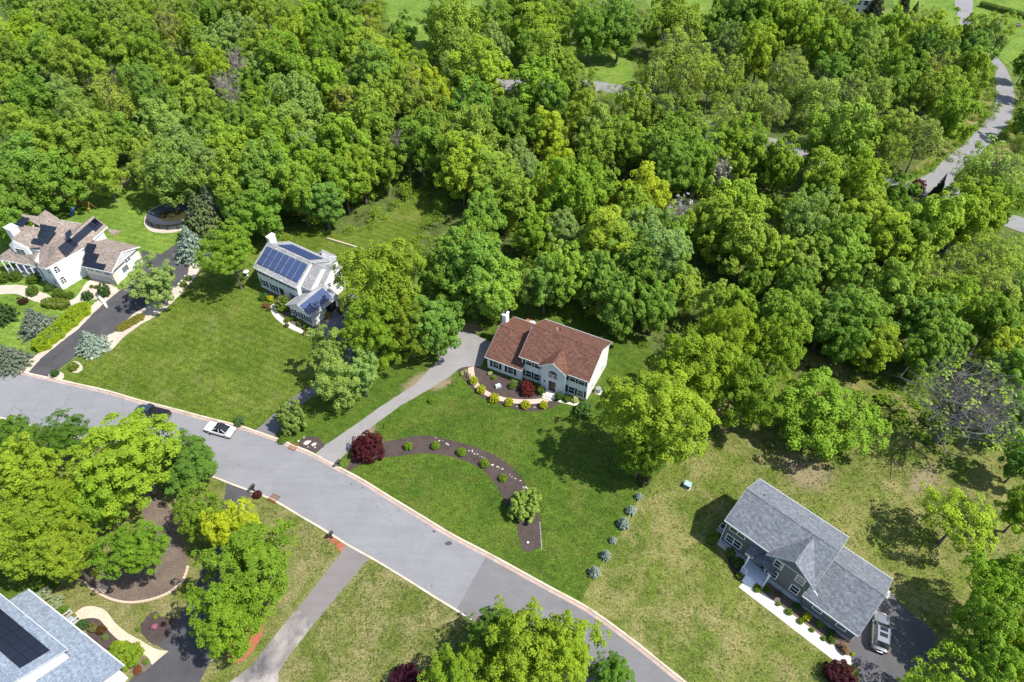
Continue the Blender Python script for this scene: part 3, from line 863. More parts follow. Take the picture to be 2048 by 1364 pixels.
TRUNK = {
    'full': [trunk_mesh('trunk_full', 200 + i, M['bark'], 9) for i in range(4)],
    'thin': [trunk_mesh('trunk_thin', 220 + i, M['bark'], 14, 70, 0.042, subtw=2) for i in range(4)],
    'bare': [trunk_mesh('trunk_bare', 240 + i, M['pale_bark'], 18, 160, 0.040, subtw=4) for i in range(3)],
    'darkbare': [trunk_mesh('trunk_darkbare', 250, plain('grey_bark', (0.20, 0.185, 0.175), 0.95, 0, 0.3, 9), 30, 260, 0.05, spread=0.9, subtw=5)],
}
CONE = [conifer_mesh('conifer_boughs', 300 + i, 18, 17, 0.055, 0.3, 40) for i in range(3)]

# colour = foliage colour per kind (linear)
KIND = {
    'B': ('mid green', (0.12, 0.22, 0.01)), 'Y': ('yellow-green', (0.198, 0.300, 0.011)), 'L': ('lime green', (0.27, 0.35, 0.008)),
    'D': ('deep green', (0.09, 0.195, 0.014)), 'P': ('pale grey-green', (0.155, 0.245, 0.042)), 'O': ('olive green', (0.165, 0.245, 0.016)),
    'R': ('rusty tan', (0.21, 0.245, 0.03)), 'S': ('thin-leaved pale green', (0.185, 0.265, 0.03)), 'G': ('bare grey', (0.19, 0.17, 0.12)),
    'W': ('whitish flowering', (0.45, 0.46, 0.40)), 'E': ('bright green', (0.148, 0.260, 0.011)),
}
ORD = ['first', 'second', 'third', 'fourth', 'fifth', 'sixth', 'seventh', 'eighth', 'ninth', 'tenth', 'eleventh', 'twelfth', 'thirteenth', 'fourteenth', 'fifteenth', 'sixteenth',
       'seventeenth', 'eighteenth', 'nineteenth', 'twentieth', 'twenty-first', 'twenty-second', 'twenty-third', 'twenty-fourth', 'twenty-fifth', 'twenty-sixth', 'twenty-seventh', 'twenty-eighth', 'twenty-ninth', 'thirtieth']
rt = random.Random(77)
TREES = []      # (root, kind, u, v, R)
SPOTS = []      # (x, y, R) taken

def tree(u, v, r, kind, form='dense', label=None, group=None, squash=None, h=None, base_px=None, cat='tree', dh=1.0, name='broadleaf_tree', blend=0.0):
    """crown centre pixel + apparent radius -> tree standing on the ground"""
    zc = 8.5
    for _ in range(4):
        R = r * mpp(u, v, zc)
        H = h or (min(20, max(4.0, 2.3 * R + 2.2)) * dh)
        Rz = min(R * (squash or 1.22), H * 0.50)
        zc = H - Rz * 0.97
    if base_px: p = px(*base_px)
    else: p = px(u, v, zc)
    p = Vector((p.x, p.y, 0))
    if name == 'broadleaf_tree' and (form in ('airy', 'wisp')): name = 'budding_tree' if form == 'airy' else 'bare_tree'
    root = empty(name, p, rt.uniform(0, 6.28), label, cat, group)
    cname, colr = KIND[kind]
    if kind not in 'GW': colr = tuple(a * (1 - blend) + b * blend for a, b in zip(colr, (0.158, 0.240, 0.030)))
    tk = {'airy': 'thin', 'wisp': 'bare'}.get(form, 'full')
    if kind == 'G': tk = 'bare'
    t = link('trunk', rt.choice(TRUNK[tk]), root, (0, 0, 0), rt.uniform(0, 6.28), (R, R, H * (0.97 if tk != 'full' else 0.86)))
    c = link('crown', rt.choice(CROWN[form]), root, (0, 0, zc), rt.uniform(0, 6.28), (R * rt.uniform(0.88, 1.12), R * rt.uniform(0.88, 1.12), Rz * rt.uniform(0.92, 1.08)))
    c.rotation_euler = (rt.uniform(-0.12, 0.12), rt.uniform(-0.12, 0.12), c.rotation_euler.z)
    j = rt.uniform(0.90, 1.12) * (1.22 if form == 'fine' else 1.52)
    g = rt.uniform(0.94, 1.06)
    c.color = (colr[0] * j / g + 0.006, colr[1] * j * 0.97, colr[2] * j * rt.uniform(0.8, 1.5) + 0.009, 1)
    TREES.append((root, kind, u, v, R, form))
    SPOTS.append((p.x, p.y, R))
    return root

WOOD = """
45 25 28 B;90 15 26 P;140 25 26 B;190 25 28 O;235 10 22 D;270 30 28 Y;320 25 26 O;365 20 22 O;415 25 26 D;470 20 26 B;505 25 22 O
20 80 26 Y;60 75 34 Y;110 45 26 O;150 55 28 B;200 70 26 B;250 55 30 O;345 60 26 R;300 80 25 B;385 70 26 O;430 95 32 P;470 75 32 P;510 60 22 O
25 120 30 B;90 110 32 B;140 120 34 O;180 135 26 O;240 100 34 Y;300 115 28 B;345 150 32 E;420 135 28 Y;475 135 22 G;505 110 25 B
15 165 26 E;60 200 38 D;120 190 32 P;155 225 34 P;225 200 38 R;290 185 36 D;385 205 34 Y;430 225 30 B;455 190 26 G;500 170 22 B
30 250 34 O;20 310 36 D;85 300 40 E;140 290 38 B;200 280 34 O;250 270 28 B;330 265 44 P;375 310 40 P;425 275 36 B;290 320 30 O;470 310 42 E;490 250 28 B
530 20 26 O;575 45 28 O;612 35 25 Y;650 20 26 D;700 25 26 D;740 30 26 O;700 62 28 E;735 60 22 R;808 68 26 D
585 80 30 Y;545 95 30 O;640 80 30 E;660 115 34 D;570 130 40 B;520 150 28 P;735 110 36 Y;790 110 28 Y;792 142 26 Y;745 148 38 D;652 172 42 E;832 152 30 Y;872 185 32 L
800 180 32 O;690 205 30 R;760 200 38 O;830 190 30 R;600 210 42 P;540 220 38 E;545 290 45 E;580 262 38 P;680 295 50 E;750 250 42 E;730 225 32 O;850 240 44 O;842 290 44 D
880 250 30 B;950 285 46 O;930 322 42 Y;1000 250 35 D;620 312 38 P;560 335 40 B;797 285 20 G;816 312 20 G;770 335 30 B
908 62 46 O;872 45 24 D;985 55 32 B;990 95 32 P;925 112 38 O;960 150 45 Y;915 162 30 P;942 220 38 D;1015 20 22 O
1040 15 26 B;1075 15 30 B;1060 62 36 Y;1100 50 30 B;1140 30 28 B;1180 60 36 D;1235 25 30 P;1240 60 34 D;1340 25 28 O;1362 60 32 Y;1320 62 26 B
1475 25 38 D;1520 40 36 E;1500 82 30 B;1420 55 24 B;1460 92 28 P;1520 110 34 Y;1050 95 26 D;1092 130 44 O;1128 145 28 O;
1070 190 42 E;1100 215 36 D;1150 182 34 O;1100 265 34 L;1040 260 34 D;1035 320 30 P;1122 330 28 L;1170 240 38 O;1200 262 36 P;1270 230 40 O;1312 242 34 O
1190 302 36 O;1260 290 38 B;1340 282 38 B;1372 250 34 O;1330 312 42 D;1390 312 38 E;1450 262 32 S;1480 290 36 B;1508 312 36 B;1470 322 34 Y
1545 30 28 B;1570 45 34 Y;1610 62 36 Y;1640 30 30 O;1680 30 28 O;1650 92 36 E;1690 62 30 O;1730 110 34 P;1715 88 34 B;1775 72 36 Y;1812 72 26 S
1870 75 32 Y;1850 100 30 D;1935 70 26 B;1985 72 30 O;1975 92 28 P;1960 112 28 D;1660 150 30 D;1710 132 26 D;1722 160 30 B;1800 142 34 B;1830 150 26 D;1870 150 30 R
1930 152 36 Y;1890 120 28 D;1790 180 30 E;1862 195 36 O;1892 180 30 Y;1905 240 36 E;1680 280 56 E;1772 272 26 B;2036 130 18 D;2044 160 18 D;2042 232 22 D
1045 345 32 P;1065 390 30 L;1140 390 50 E;1185 370 38 B;1292 385 40 L;1272 422 36 O;1228 402 22 L;1352 342 40 D;1392 332 34 E;1070 462 36 E;1125 462 34 P;1210 480 46 L
1190 450 34 Y;1290 462 38 P;1340 472 30 B;1250 502 36 B;1330 522 50 P;1282 550 40 D;1422 442 40 Y;1470 420 46 Y;1490 490 48 Y;1440 472 38 Y;1200 560 40 D;1130 550 40 E;1090 572 36 D
1362 572 36 Y;1240 610 38 D;1310 612 36 D;1430 602 34 O;1480 622 34 E;1512 562 24 B;1560 330 36 E;1600 328 44 L;1650 362 40 Y;1640 392 34 B;1715 372 44 Y;1580 422 28 O
1612 447 46 P;1682 488 46 E;1672 525 42 E;1740 432 38 Y;1710 442 34 Y;1770 442 30 B;1786 396 30 D;1770 482 40 Y;1812 492 36 B;1600 532 44 O;1560 522 36 Y;1590 592 40 D;1640 582 42 E;1682 612 36 D
1786 582 52 E;1870 440 50 Y;1922 432 44 Y;1962 392 30 E;1992 422 38 E;1832 522 30 Y;1902 602 38 E;2030 592 30 D;1842 622 34 Y;1570 642 48 E;1650 642 40 D;1722 642 44 E;1762 690 34 Y
1802 652 44 E;1852 642 44 D;1882 682 42 B;1850 702 38 D;1992 642 38 B;2002 702 34 L;2036 652 28 B;2034 742 38 D;2036 832 38 D;1692 682 34 D
470 372 46 E;530 355 52 D;420 352 36 P;600 382 44 E;646 402 33 D;722 342 40 E;686 364 36 E;572 388 42 D;525 432 38 D;480 422 30 D;350 345 44 P;112 362 38 D;62 345 46 D;30 400 40 D;105 335 44 E;205 345 34 O
20 452 30 D;640 342 40 B;922 488 38 E;962 442 42 D;925 342 42 Y;985 352 42 E;1012 402 42 E;870 652 42 D;895 555 47 D;950 542 58 D;990 575 44 E;960 500 40 B
"""
LANE = [(2006, 140), (2012, 175), (2010, 210), (1990, 250), (1955, 285), (1915, 320), (1885, 350), (1875, 378)]
for tok in WOOD.replace('\n', ';').split(';'):
    if not tok.strip(): continue
    u, v, r, k = tok.split()
    form = {'P': 'soft', 'O': 'soft', 'S': 'airy', 'R': 'airy', 'G': 'wisp'}.get(k, 'dense')
    q_ = px(float(u), float(v), 9.0)
    if any((q_.x - a) ** 2 + (q_.y - b) ** 2 < (0.44 * (c + float(r) * mpp(float(u), float(v), 9.0))) ** 2 for a, b, c in SPOTS): continue
    u, v, r = float(u), float(v), float(r)
    for a, b in LANE:
        d_ = math.hypot(u - a, v - b)
        if d_ < r + 34: u += (u - a) / max(d_, 1) * (r + 34 - d_); v += (v - b) / max(d_, 1) * (r + 34 - d_) * 0.5
    tree(u, v, r * 1.27, k, form, blend=0.30)
# the thin, just-leafing trees by the through road
for u, v, r in [(1308, 150, 28), (1350, 108, 42), (1392, 130, 42), (1370, 165, 36), (1460, 150, 34), (1500, 200, 34), (1478, 215, 28), (1420, 165, 30), (1562, 150, 30), (1600, 180, 34), (1640, 192, 34), (1582, 130, 28),
                (1700, 192, 34), (1752, 192, 32), (1840, 282, 36), (1800, 252, 32), (1782, 302, 28), (1732, 252, 26), (1845, 45, 24), (2042, 292, 22), (1862, 562, 38), (1902, 542, 38), (1962, 522, 44), (2012, 512, 38), (1982, 582, 40),
                (1942, 352, 26), (1988, 350, 50), (300, 347, 30), (1540, 225, 30), (1660, 235, 28)]:
    tree(u, v, r * 1.22, 'S', 'airy', squash=1.05, blend=0.3)

# fill the woods between the trees picked out above
def inside(poly, x, y):
    c = False
    n = len(poly)
    for i in range(n):
        x1, y1 = poly[i]; x2, y2 = poly[(i + 1) % n]
        if (y1 > y) != (y2 > y) and x < (x2 - x1) * (y - y1) / (y2 - y1) + x1: c = not c
    return c
ROADPTS = [px(u, v).to_2d() for u, v in catmull([(1020, 170), (1140, 168), (1250, 180), (1330, 210), (1420, 253), (1510, 281), (1580, 295), (1660, 329), (1760, 363), (1870, 389), (1960, 418), (2060, 455)], False, 8)]
KEEP = [px(u, v).to_2d() for u, v in [(1252, 168), (1420, 250), (1435, 262), (1500, 282), (1880, 380), (1250, 150), (1200, 130), (1020, 185), (1520, 545), (1505, 560)]]
def to_px(x, y, z=0):
    t = math.radians(PITCH)
    dz = z - CAM_H
    f = y * math.cos(t) - dz * math.sin(t)
    return 1024 + FPX * x / f, 682 - FPX * (y * math.sin(t) + dz * math.cos(t)) / f
n_listed = len(TREES)
rf = random.Random(5)
WOODS_W = [[tuple(px(u, v).to_2d()) for u, v in w] for w in WOODS]
tries = 0
while len(TREES) < n_listed + 0 and tries < 9000:
    tries += 1
    x, y = rf.uniform(-150, 175), rf.uniform(60, 235)
    u, v = to_px(x, y)
    if not (-70 < u < 2120 and v > -12): continue
    if not any(inside(w, x, y) for w in WOODS_W): continue
    R = rf.uniform(3.2, 4.6)
    if any((x - a) ** 2 + (y - b) ** 2 < (0.80 * (R + c)) ** 2 for a, b, c in SPOTS): continue
    if any((Vector((x, y)) - q).length < R + 3.0 for q in ROADPTS): continue
    if any((Vector((x, y)) - q).length < R + 2.0 for q in KEEP): continue
    H = 2.05 * R + 3.6
    zc = H - R
    uu, vv = to_px(x, y, zc)
    k = rf.choice('BBDDEEOOYP')
    tree(uu, vv, R / mpp(uu, vv, zc), k, 'soft' if k in 'PO' else 'dense')

# a name for every tree of the wood: which strip it stands in, its colour, its place from the left
def zone(u, v):
    if v < 48: return 'along the top edge' if u < 1260 else 'along the top edge, right half'
    if u < 520: return 'in the upper left wood' if v < 150 else ('in the left wood, middle depth' if v < 260 else 'at the wood edge behind the pool lawn')
    if u < 1030: return 'in the upper middle wood' if v < 180 else ('in the wood above the meadow strip' if v < 335 else 'by the meadow strip behind the solar house')
    if u < 1540:
        if v < 215: return 'near the hidden through road'
        return 'in the central wood' if v < 380 else 'directly behind the brown-roofed house'
    if v < 150: return 'in the upper right wood'
    if v < 310: return 'beside the curving lane'
    return 'below the road junction' if v < 470 else 'in the wood above the grey house'
byz = {}
for t in TREES: byz.setdefault((zone(t[2], t[3]), t[1]), []).append(t)
for (z, k), ts in byz.items():
    ts.sort(key=lambda t: t[2])
    for i, t in enumerate(ts):
        if len(ts) == 1: lab = 'the only %s tree %s' % (KIND[k][0], z)
        else: lab = '%s %s tree from left %s' % (ORD[i], KIND[k][0], z)
        tag(t[0], lab, 'tree', 'trees of the wood')

# undergrowth on the woodland floor and along its edge
def undergrowth():
    rng = np.random.default_rng(9)
    P, N, S, T = [], [], [], []
    def clump(x, y, s, k):
        d = unit(rng.normal(size=(k, 3)) + np.array([0, 0, 0.7]))
        d[:, 2] = np.abs(d[:, 2])
        P.append(np.array([x, y, 0.0]) + d * s * np.array([1, 1, 0.8]) * rng.uniform(0.5, 1.05, (k, 1)))
        N.append(d * 0.6 + np.array([0, 0, 0.6]) + rng.normal(0, 0.4, (k, 3)))
        S.append(rng.uniform(0.09, 0.19, k)); T.append(np.full(k, rng.uniform(0.1, 0.9)) + rng.normal(0, 0.12, k))
    n = 0
    def thicket(x, y, s, hh, k):
        d = unit(rng.normal(size=(k, 3)) + np.array([0, 0, 0.5]))
        d[:, 2] = np.abs(d[:, 2])
        nb = 7
        cc = rng.normal(0, 0.45, (nb, 3)) * np.array([s, s, 0]) + np.stack([np.zeros(nb), np.zeros(nb), rng.uniform(0.15, 0.75, nb) * hh], 1)
        bi = rng.integers(0, nb, k)
        P.append(np.array([x, y, 0.0]) + cc[bi] + d * np.array([s * 0.55, s * 0.55, hh * 0.3]) * rng.uniform(0.5, 1.05, (k, 1)))
        N.append(d * 0.6 + np.array([0, 0, 0.6]) + rng.normal(0, 0.4, (k, 3)))
        S.append(rng.uniform(0.10, 0.22, k)); T.append(np.full(k, rng.uniform(0.1, 0.9)) + rng.normal(0, 0.12, k))
    q = 0
    while q < 900:
        x, y = rng.uniform(-130, 150), rng.uniform(62, 215)
        u, v = to_px(x, y)
        if not (-40 < u < 2090) or v < 0 or not any(inside(w, x, y) for w in WOODS_W): continue
        if any((Vector((x, y)) - t).length < 6.5 for t in ROADPTS) or any((Vector((x, y)) - t).length < 5.0 for t in KEEP): continue
        thicket(x, y, rng.uniform(1.4, 2.6), rng.uniform(2.5, 6.0), 300); q += 1
    while n < 1500:
        x, y = rng.uniform(-130, 150), rng.uniform(58, 215)
        u, v = to_px(x, y)
        if not (-40 < u < 2090) or v < 0 or not any(inside(w, x, y) for w in WOODS_W): continue
        if any((Vector((x, y)) - q).length < 4.5 for q in ROADPTS): continue
        clump(x, y, rng.uniform(0.5, 1.3), 60); n += 1
    for w in WOODS_W:
        for i in range(len(w)):
            a, b = Vector(w[i]), Vector(w[(i + 1) % len(w)])
            k = int((b - a).length / 1.6)
            for j in range(k):
                p = a.lerp(b, (j + rng.uniform(0, 1)) / max(1, k))
                u, v = to_px(p.x, p.y)
                if not (-40 < u < 2090 and 0 < v < 1364): continue
                if any((p - q).length < 4.2 for q in ROADPTS): continue
                clump(p.x + rng.normal(0, 0.8), p.y + rng.normal(0, 0.8), rng.uniform(0.6, 1.6), 110)
    me = leaf_mesh('undergrowth', np.vstack(P), np.vstack(N), np.concatenate(S), np.concatenate(T), rng)
    o = link('undergrowth', me)
    o.color = (0.17, 0.27, 0.024, 1)
    tag(o, 'low leafy undergrowth on the floor and edge of the wood', 'undergrowth', None, 'stuff')
undergrowth()
# ------------------------------------------------------------------ garden trees (labelled one by one)
def gtree(u, v, r, k, form, label, **kw):
    return tree(u, v, r * 1.17, k, form, label, kw.pop('group', None), **kw)
gtree(772, 565, 74, 'Y', 'fine', 'tall yellow-green tree right of the white solar house', squash=1.15)
gtree(742, 665, 56, 'E', 'fine', 'bright green tree overhanging the solar house parking court')
gtree(820, 655, 44, 'O', 'fine', 'olive tree between the parking court and the grey driveway')
gtree(455, 500, 47, 'E', 'fine', 'rounded bright green tree left of the white solar house', squash=0.95)
gtree(310, 566, 52, 'P', 'soft', 'big soft grey-green tree beside the garage of the tan-roofed house', squash=0.95, h=8.2)
gtree(662, 700, 42, 'P', 'soft', 'silvery green tree in front of the solar house garage')
gtree(672, 762, 38, 'P', 'soft', 'silvery green tree overhanging the solar house driveway')
gtree(725, 745, 34, 'P', 'soft', 'small grey-green tree between two driveways')
gtree(1322, 835, 92, 'Y', 'fine', 'largest yellow-green oak at the edge of the lush lawn', squash=0.95)
gtree(1385, 745, 66, 'Y', 'fine', 'yellow-green oak behind the largest oak')
gtree(1285, 900, 48, 'B', 'fine', 'low green tree tucked under the left of the largest oak')
gtree(1452, 680, 58, 'Y', 'fine', 'yellow-green oak by the wood above the largest oak')
gtree(1490, 790, 58, 'E', 'fine', 'bright green tree right of the yellow-green oaks')
gtree(1555, 690, 52, 'E', 'fine', 'rich green tree between the oaks and the dark wood')
gtree(1640, 828, 92, 'B', 'feather', 'feathery green tree on the rough lawn above the grey house', squash=0.85, h=10)
t = gtree(1930, 795, 92, 'S', 'wisp', 'half-bare grey spreading tree at the right wood edge', squash=1.0, base_px=(1868, 885), h=14.0)
for c in list(t.children):
    if c.name.startswith('trunk'): c.data = TRUNK['darkbare'][0]
gtree(1912, 1010, 58, 'Y', 'airy', 'slim young tree with visible trunk on the lawn behind the grey house', base_px=(1877, 1087), h=9.5, squash=0.8)
gtree(1360, 432, 28, 'W', 'wisp', 'greyish white flowering tree in the central wood')
gtree(1440, 347, 26, 'W', 'wisp', 'white blossoming tree beside the small roof in the wood')
gtree(2015, 1165, 66, 'B', 'feather', 'loose yellow-green tree at the right edge beyond the grey house court', squash=0.9)
gtree(1985, 1250, 62, 'B', 'feather', 'loose green tree right of the parked silver SUV')
gtree(1965, 1335, 60, 'B', 'feather', 'yellowish tree at the bottom right corner of the court', h=9)
gtree(2040, 1310, 54, 'Y', 'feather', 'green tree in the bottom right corner of the picture', h=8.5)
gtree(1880, 1400, 60, 'E', 'airy', 'tree below the frame shading the grey house court', h=9)
gtree(2052, 1020, 40, 'E', 'dense', 'green tree cut by the right edge beside the rough lawn')
gtree(2050, 920, 36, 'D', 'dense', 'dark green tree cut by the right edge at the wood corner')
# near side of the street
gtree(245, 880, 82, 'Y', 'fine', 'tall yellow-green tree leaning over the street with pale trunk', base_px=(310, 985), squash=0.72, h=13.5)
gtree(55, 955, 58, 'Y', 'fine', 'yellow-green maple at the left edge by the street')
gtree(42, 1072, 66, 'Y', 'fine', 'big yellow-green maple at the left edge above the blue roof', squash=1.1)
gtree(140, 1020, 50, 'Y', 'fine', 'yellow-green maple in the middle of the near left clump')
gtree(135, 1115, 50, 'Y', 'fine', 'yellow-green maple at the foot of the near left clump')
gtree(128, 870, 38, 'D', 'fine', 'small deep green tree at the kerb left of the leaning tree', squash=0.9)
gtree(30, 885, 46, 'D', 'fine', 'deep green tree at the left edge just below the street')
gtree(376, 922, 52, 'D', 'fine', 'small-leaved green tree covering the dark blue car', squash=0.7, h=7.5)
gtree(205, 1000, 44, 'E', 'soft', 'fresh green tree behind the pale leaning trunk')
gtree(268, 1098, 54, 'B', 'fine', 'dense green tree over the brown mulch bed', squash=0.9)
gtree(398, 1028, 40, 'E', 'fine', 'bright green tree right of the brown mulch path')
gtree(508, 1125, 76, 'E', 'fine', 'broad bright green tree beside the brown driveway', squash=0.95)
gtree(458, 1232, 66, 'E', 'fine', 'bright green tree overhanging the black driveway')
gtree(462, 1060, 46, 'L', 'fine', 'lime yellow tree behind the broad bright green one')
gtree(1050, 1310, 78, 'Y', 'fine', 'yellow-green tree at the bottom centre over the street', h=11)
gtree(1128, 1305, 66, 'Y', 'fine', 'pale yellow-green tree at the bottom right of centre', h=11)
gtree(1000, 1265, 46, 'D', 'fine', 'green branch-end tree over the lower street edge', h=9)
gtree(925, 1360, 56, 'E', 'fine', 'green tree at the bottom edge left of the centre pair', h=8)
gtree(1225, 1355, 38, 'D', 'fine', 'deep green sapling at the bottom edge beside the street', h=7)

# conifers
MOUND = [conifer_mesh('young_spruce_boughs', 320 + i, 9, 13, 0.085, -0.35, 46, 0.55) for i in range(3)]
def conifer(u, v, r, hh, col, label, group=None, z=None, name='spruce_tree', wide=1.0, mound=False):
    """foot pixel (u, v), radius in px, height in m"""
    p = px(u, v)
    R = r * mpp(u, v) * wide
    root = empty(name, p, rt.uniform(0, 6.28), label, 'tree', group)
    m = MB(); m.tube((0, 0, -0.02), (0, 0, hh * 0.9), max(0.05, R * 0.07), 0.02, 7)
    m.build('trunk', M['bark'], root)
    c = link('crown', rt.choice(MOUND if mound else CONE), root, (0, 0, 0), rt.uniform(0, 6.28), (R, R, hh))
    c.color = (*col, 1)
    return root
BLUE, OLIVE = (0.26, 0.34, 0.27), (0.125, 0.165, 0.065)
conifer(392, 512, 38, 7.0, BLUE, 'blue spruce at the end of the dark driveway', wide=1.0)
conifer(420, 480, 54, 11.0, OLIVE, 'large olive green conifer hiding the right half of the pool')
conifer(440, 462, 40, 10.5, (0.14, 0.18, 0.11), 'paler conifer behind the large olive one')
conifer(188, 698, 33, 4.2, BLUE, 'pale blue spruce leaning over the dark driveway')
conifer(82, 660, 38, 5.0, (0.17, 0.21, 0.16), 'grey-green spruce left of the long lime hedge')
conifer(32, 730, 36, 4.5, (0.15, 0.185, 0.13), 'grey-green spruce by the street at the left edge')
conifer(4, 640, 32, 6.0, (0.05, 0.10, 0.03), 'dark green conifer cut by the left edge of the lawn')
for i, (u, v, r, h) in enumerate([(1189, 1148, 12.5, 1.5), (1211, 1114, 11, 1.5), (1226, 1083, 8.5, 1.0), (1246, 1051, 13, 1.8), (1262, 1024, 11.5, 1.3), (1277, 996, 8.5, 1.1)]):
    conifer(u, v, r, h, (0.36, 0.44, 0.38), '%s small blue spruce of the row, counted from the street' % ORD[i], 'row of small blue spruces', mound=True)
for u, v, r, h, lab in [(1738, 50, 26, 11, 'dark conifer beside the far white house'), (1793, 48, 22, 11, 'dark conifer right of the far drive gap'), (1812, 66, 22, 9, 'shorter dark conifer at the corner of the top right lawn'),
                        (1868, 398, 14, 6, 'slim dark conifer at the road junction'), (2046, 262, 26, 10, 'dark conifer on the right bank of the lane')]:
    conifer(u, v, r, h, (0.055, 0.075, 0.035), lab)

# ------------------------------------------------------------------ shrubs
SHRUB = {
    'ball': [crown_mesh('ball_leaves', 400 + i, 110, 40, 0.065, -0.75, (0.12, 0.18), 0.05, 0.2, 0.3, 1.0, 1.0, 0.1) for i in range(3)],
    'loose': [crown_mesh('shrub_leaves', 420 + i, 60, 42, 0.085, -0.5, (0.18, 0.32), 0.25, 0.3) for i in range(4)],
    'spiky': [crown_mesh('spiky_leaves', 440, 170, 50, 0.060, -0.3, (0.08, 0.16), 0.35, 0.3, 0.2, 1.6, 1.0, 0.22)],
    'maple': [crown_mesh('maple_leaves', 450 + i, 150, 70, 0.042, -0.55, (0.12, 0.22), 0.16, 0.4, 0.5, 0.7, 1.0, 0.2) for i in range(2)],
}
def shrub(u, v, r, col, label, form='ball', tall=1.0, group=None, name='shrub', cat='shrub', wide=1.0):
    """(u, v) centre of the shrub in the photo, r apparent radius"""
    R = r * mpp(u, v, 0.4)
    Rz = R * tall
    p = px(u, v, Rz * 0.62)
    o = link(name, rt.choice(SHRUB[form]), None, (p.x, p.y, Rz * 0.62), rt.uniform(0, 6.28), (R * wide, R, Rz))
    o.color = (*col, 1)
    return tag(o, label, cat, group)
LIMEB, BOX, GRN, DKG, RED, CREAM = (0.40, 0.44, 0.02), (0.18, 0.30, 0.02), (0.13, 0.22, 0.025), (0.07, 0.145, 0.025), (0.13, 0.02, 0.025), (0.50, 0.55, 0.24)
for i, (u, v, r) in enumerate([(947, 761, 9.5), (962, 779, 9.5), (988, 796, 10.5), (1018, 804, 9.5), (1051, 810, 10), (1087, 810, 9)]):
    shrub(u, v, r, LIMEB, '%s yellow-green bush along the front path, counted from the driveway' % ORD[i], group='yellow-green path bushes')
for i, (u, v, r) in enumerate([(816, 892, 9), (871, 891, 9), (923, 904, 9.5), (969, 927, 9.5), (1006, 956, 9)]):
    shrub(u, v, r, BOX, '%s clipped ball bush in the crescent bed, counted from the red maple' % ORD[i], group='clipped balls in the crescent bed')
shrub(738, 894, 33, (0.085, 0.016, 0.020), 'large round dark red maple at the driveway mouth', 'maple', 0.95, name='red_maple', cat='tree')
shrub(1054, 776, 17, (0.13, 0.022, 0.022), 'small red maple in front of the brown-roofed house', 'maple', 0.9, name='red_maple', cat='tree')
shrub(515, 989, 9, (0.09, 0.02, 0.018), 'round dark red bush at the kerb by the black driveway', 'ball')
shrub(1680, 1352, 28, (0.075, 0.018, 0.025), 'dark red bush at the bottom edge by the grey house walk', 'maple')
shrub(815, 1366, 33, (0.06, 0.012, 0.028), 'dark purple bush at the bottom edge of the dry lawn', 'maple')
shrub(1042, 1012, 40, (0.24, 0.35, 0.06), 'spiky light green yew in the crescent bed', 'spiky', 0.75, name='yew_shrub')
shrub(863, 801, 7, BOX, 'lone small ball bush on the lawn by the grey driveway')
shrub(988, 755, 5, BOX, 'small green ball by the garage front of the brown house')
shrub(980, 747, 4.5, CREAM, 'pale variegated shrub near the garage end of the path', 'loose')
shrub(1025, 771, 8.5, GRN, 'green rounded shrub left of the small red maple', 'ball')
shrub(1082, 782, 8, GRN, 'upright green shrub left of the front door', 'loose', 1.4)
shrub(1117, 793, 8, DKG, 'conical green shrub right of the front door', 'loose', 1.6)
shrub(1134, 798, 8, GRN, 'rounded green shrub right of the front door cone', 'ball')
shrub(1150, 801, 7, CREAM, 'pale variegated shrub at the right end of the house front', 'loose')
shrub(1167, 818, 20, (0.085, 0.165, 0.03), 'spreading green shrub at the right corner of the brown house', 'loose', 0.8)
for i, (u, v, r) in enumerate([(924, 747, 5), (931, 742, 4.5), (938, 751, 4.5)]):
    shrub(u, v, r, (0.36, 0.40, 0.16), '%s of three pale tufts beside the path start, from the left' % ORD[i], 'loose', group='pale tufts')
shrub(1288, 960, 14, (0.10, 0.10, 0.04), 'brownish shrub at the top of the spruce row', 'loose')
# big-leaved evergreen at the driveway mouth
shrub(578, 843, 36, (0.20, 0.29, 0.06), 'big-leaved evergreen shrub between road and solar house driveway', 'spiky', 1.15, name='evergreen_shrub')
shrub(566, 880, 10, GRN, 'low green plant at the foot of the big-leaved evergreen', 'loose')
shrub(478, 843, 12, (0.09, 0.16, 0.05), 'leafy green weed clump at the kerb by the white car', 'loose', 0.8)
# solar house
shrub(566, 608, 17, (0.17, 0.24, 0.03), 'large lime green bush at the corner of the solar house garage', 'ball', 1.1)
shrub(528, 594, 9, DKG, 'dark green bush at the front of the solar house', 'loose')
for i, (u, v, r, c) in enumerate(sorted([(541, 597, 7, LIMEB), (574, 640, 6, GRN), (586, 636, 6, GRN), (600, 646, 7, (0.16, 0.20, 0.05)), (612, 655, 6, GRN), (573, 651, 5, (0.10, 0.12, 0.05)), (532, 611, 6, (0.25, 0.10, 0.06)), (538, 618, 5, (0.12, 0.13, 0.05))])):
    shrub(u, v, r, c, '%s small plant in the bed by the solar house, left to right' % ORD[i], 'loose', group='bed plants of the solar house')
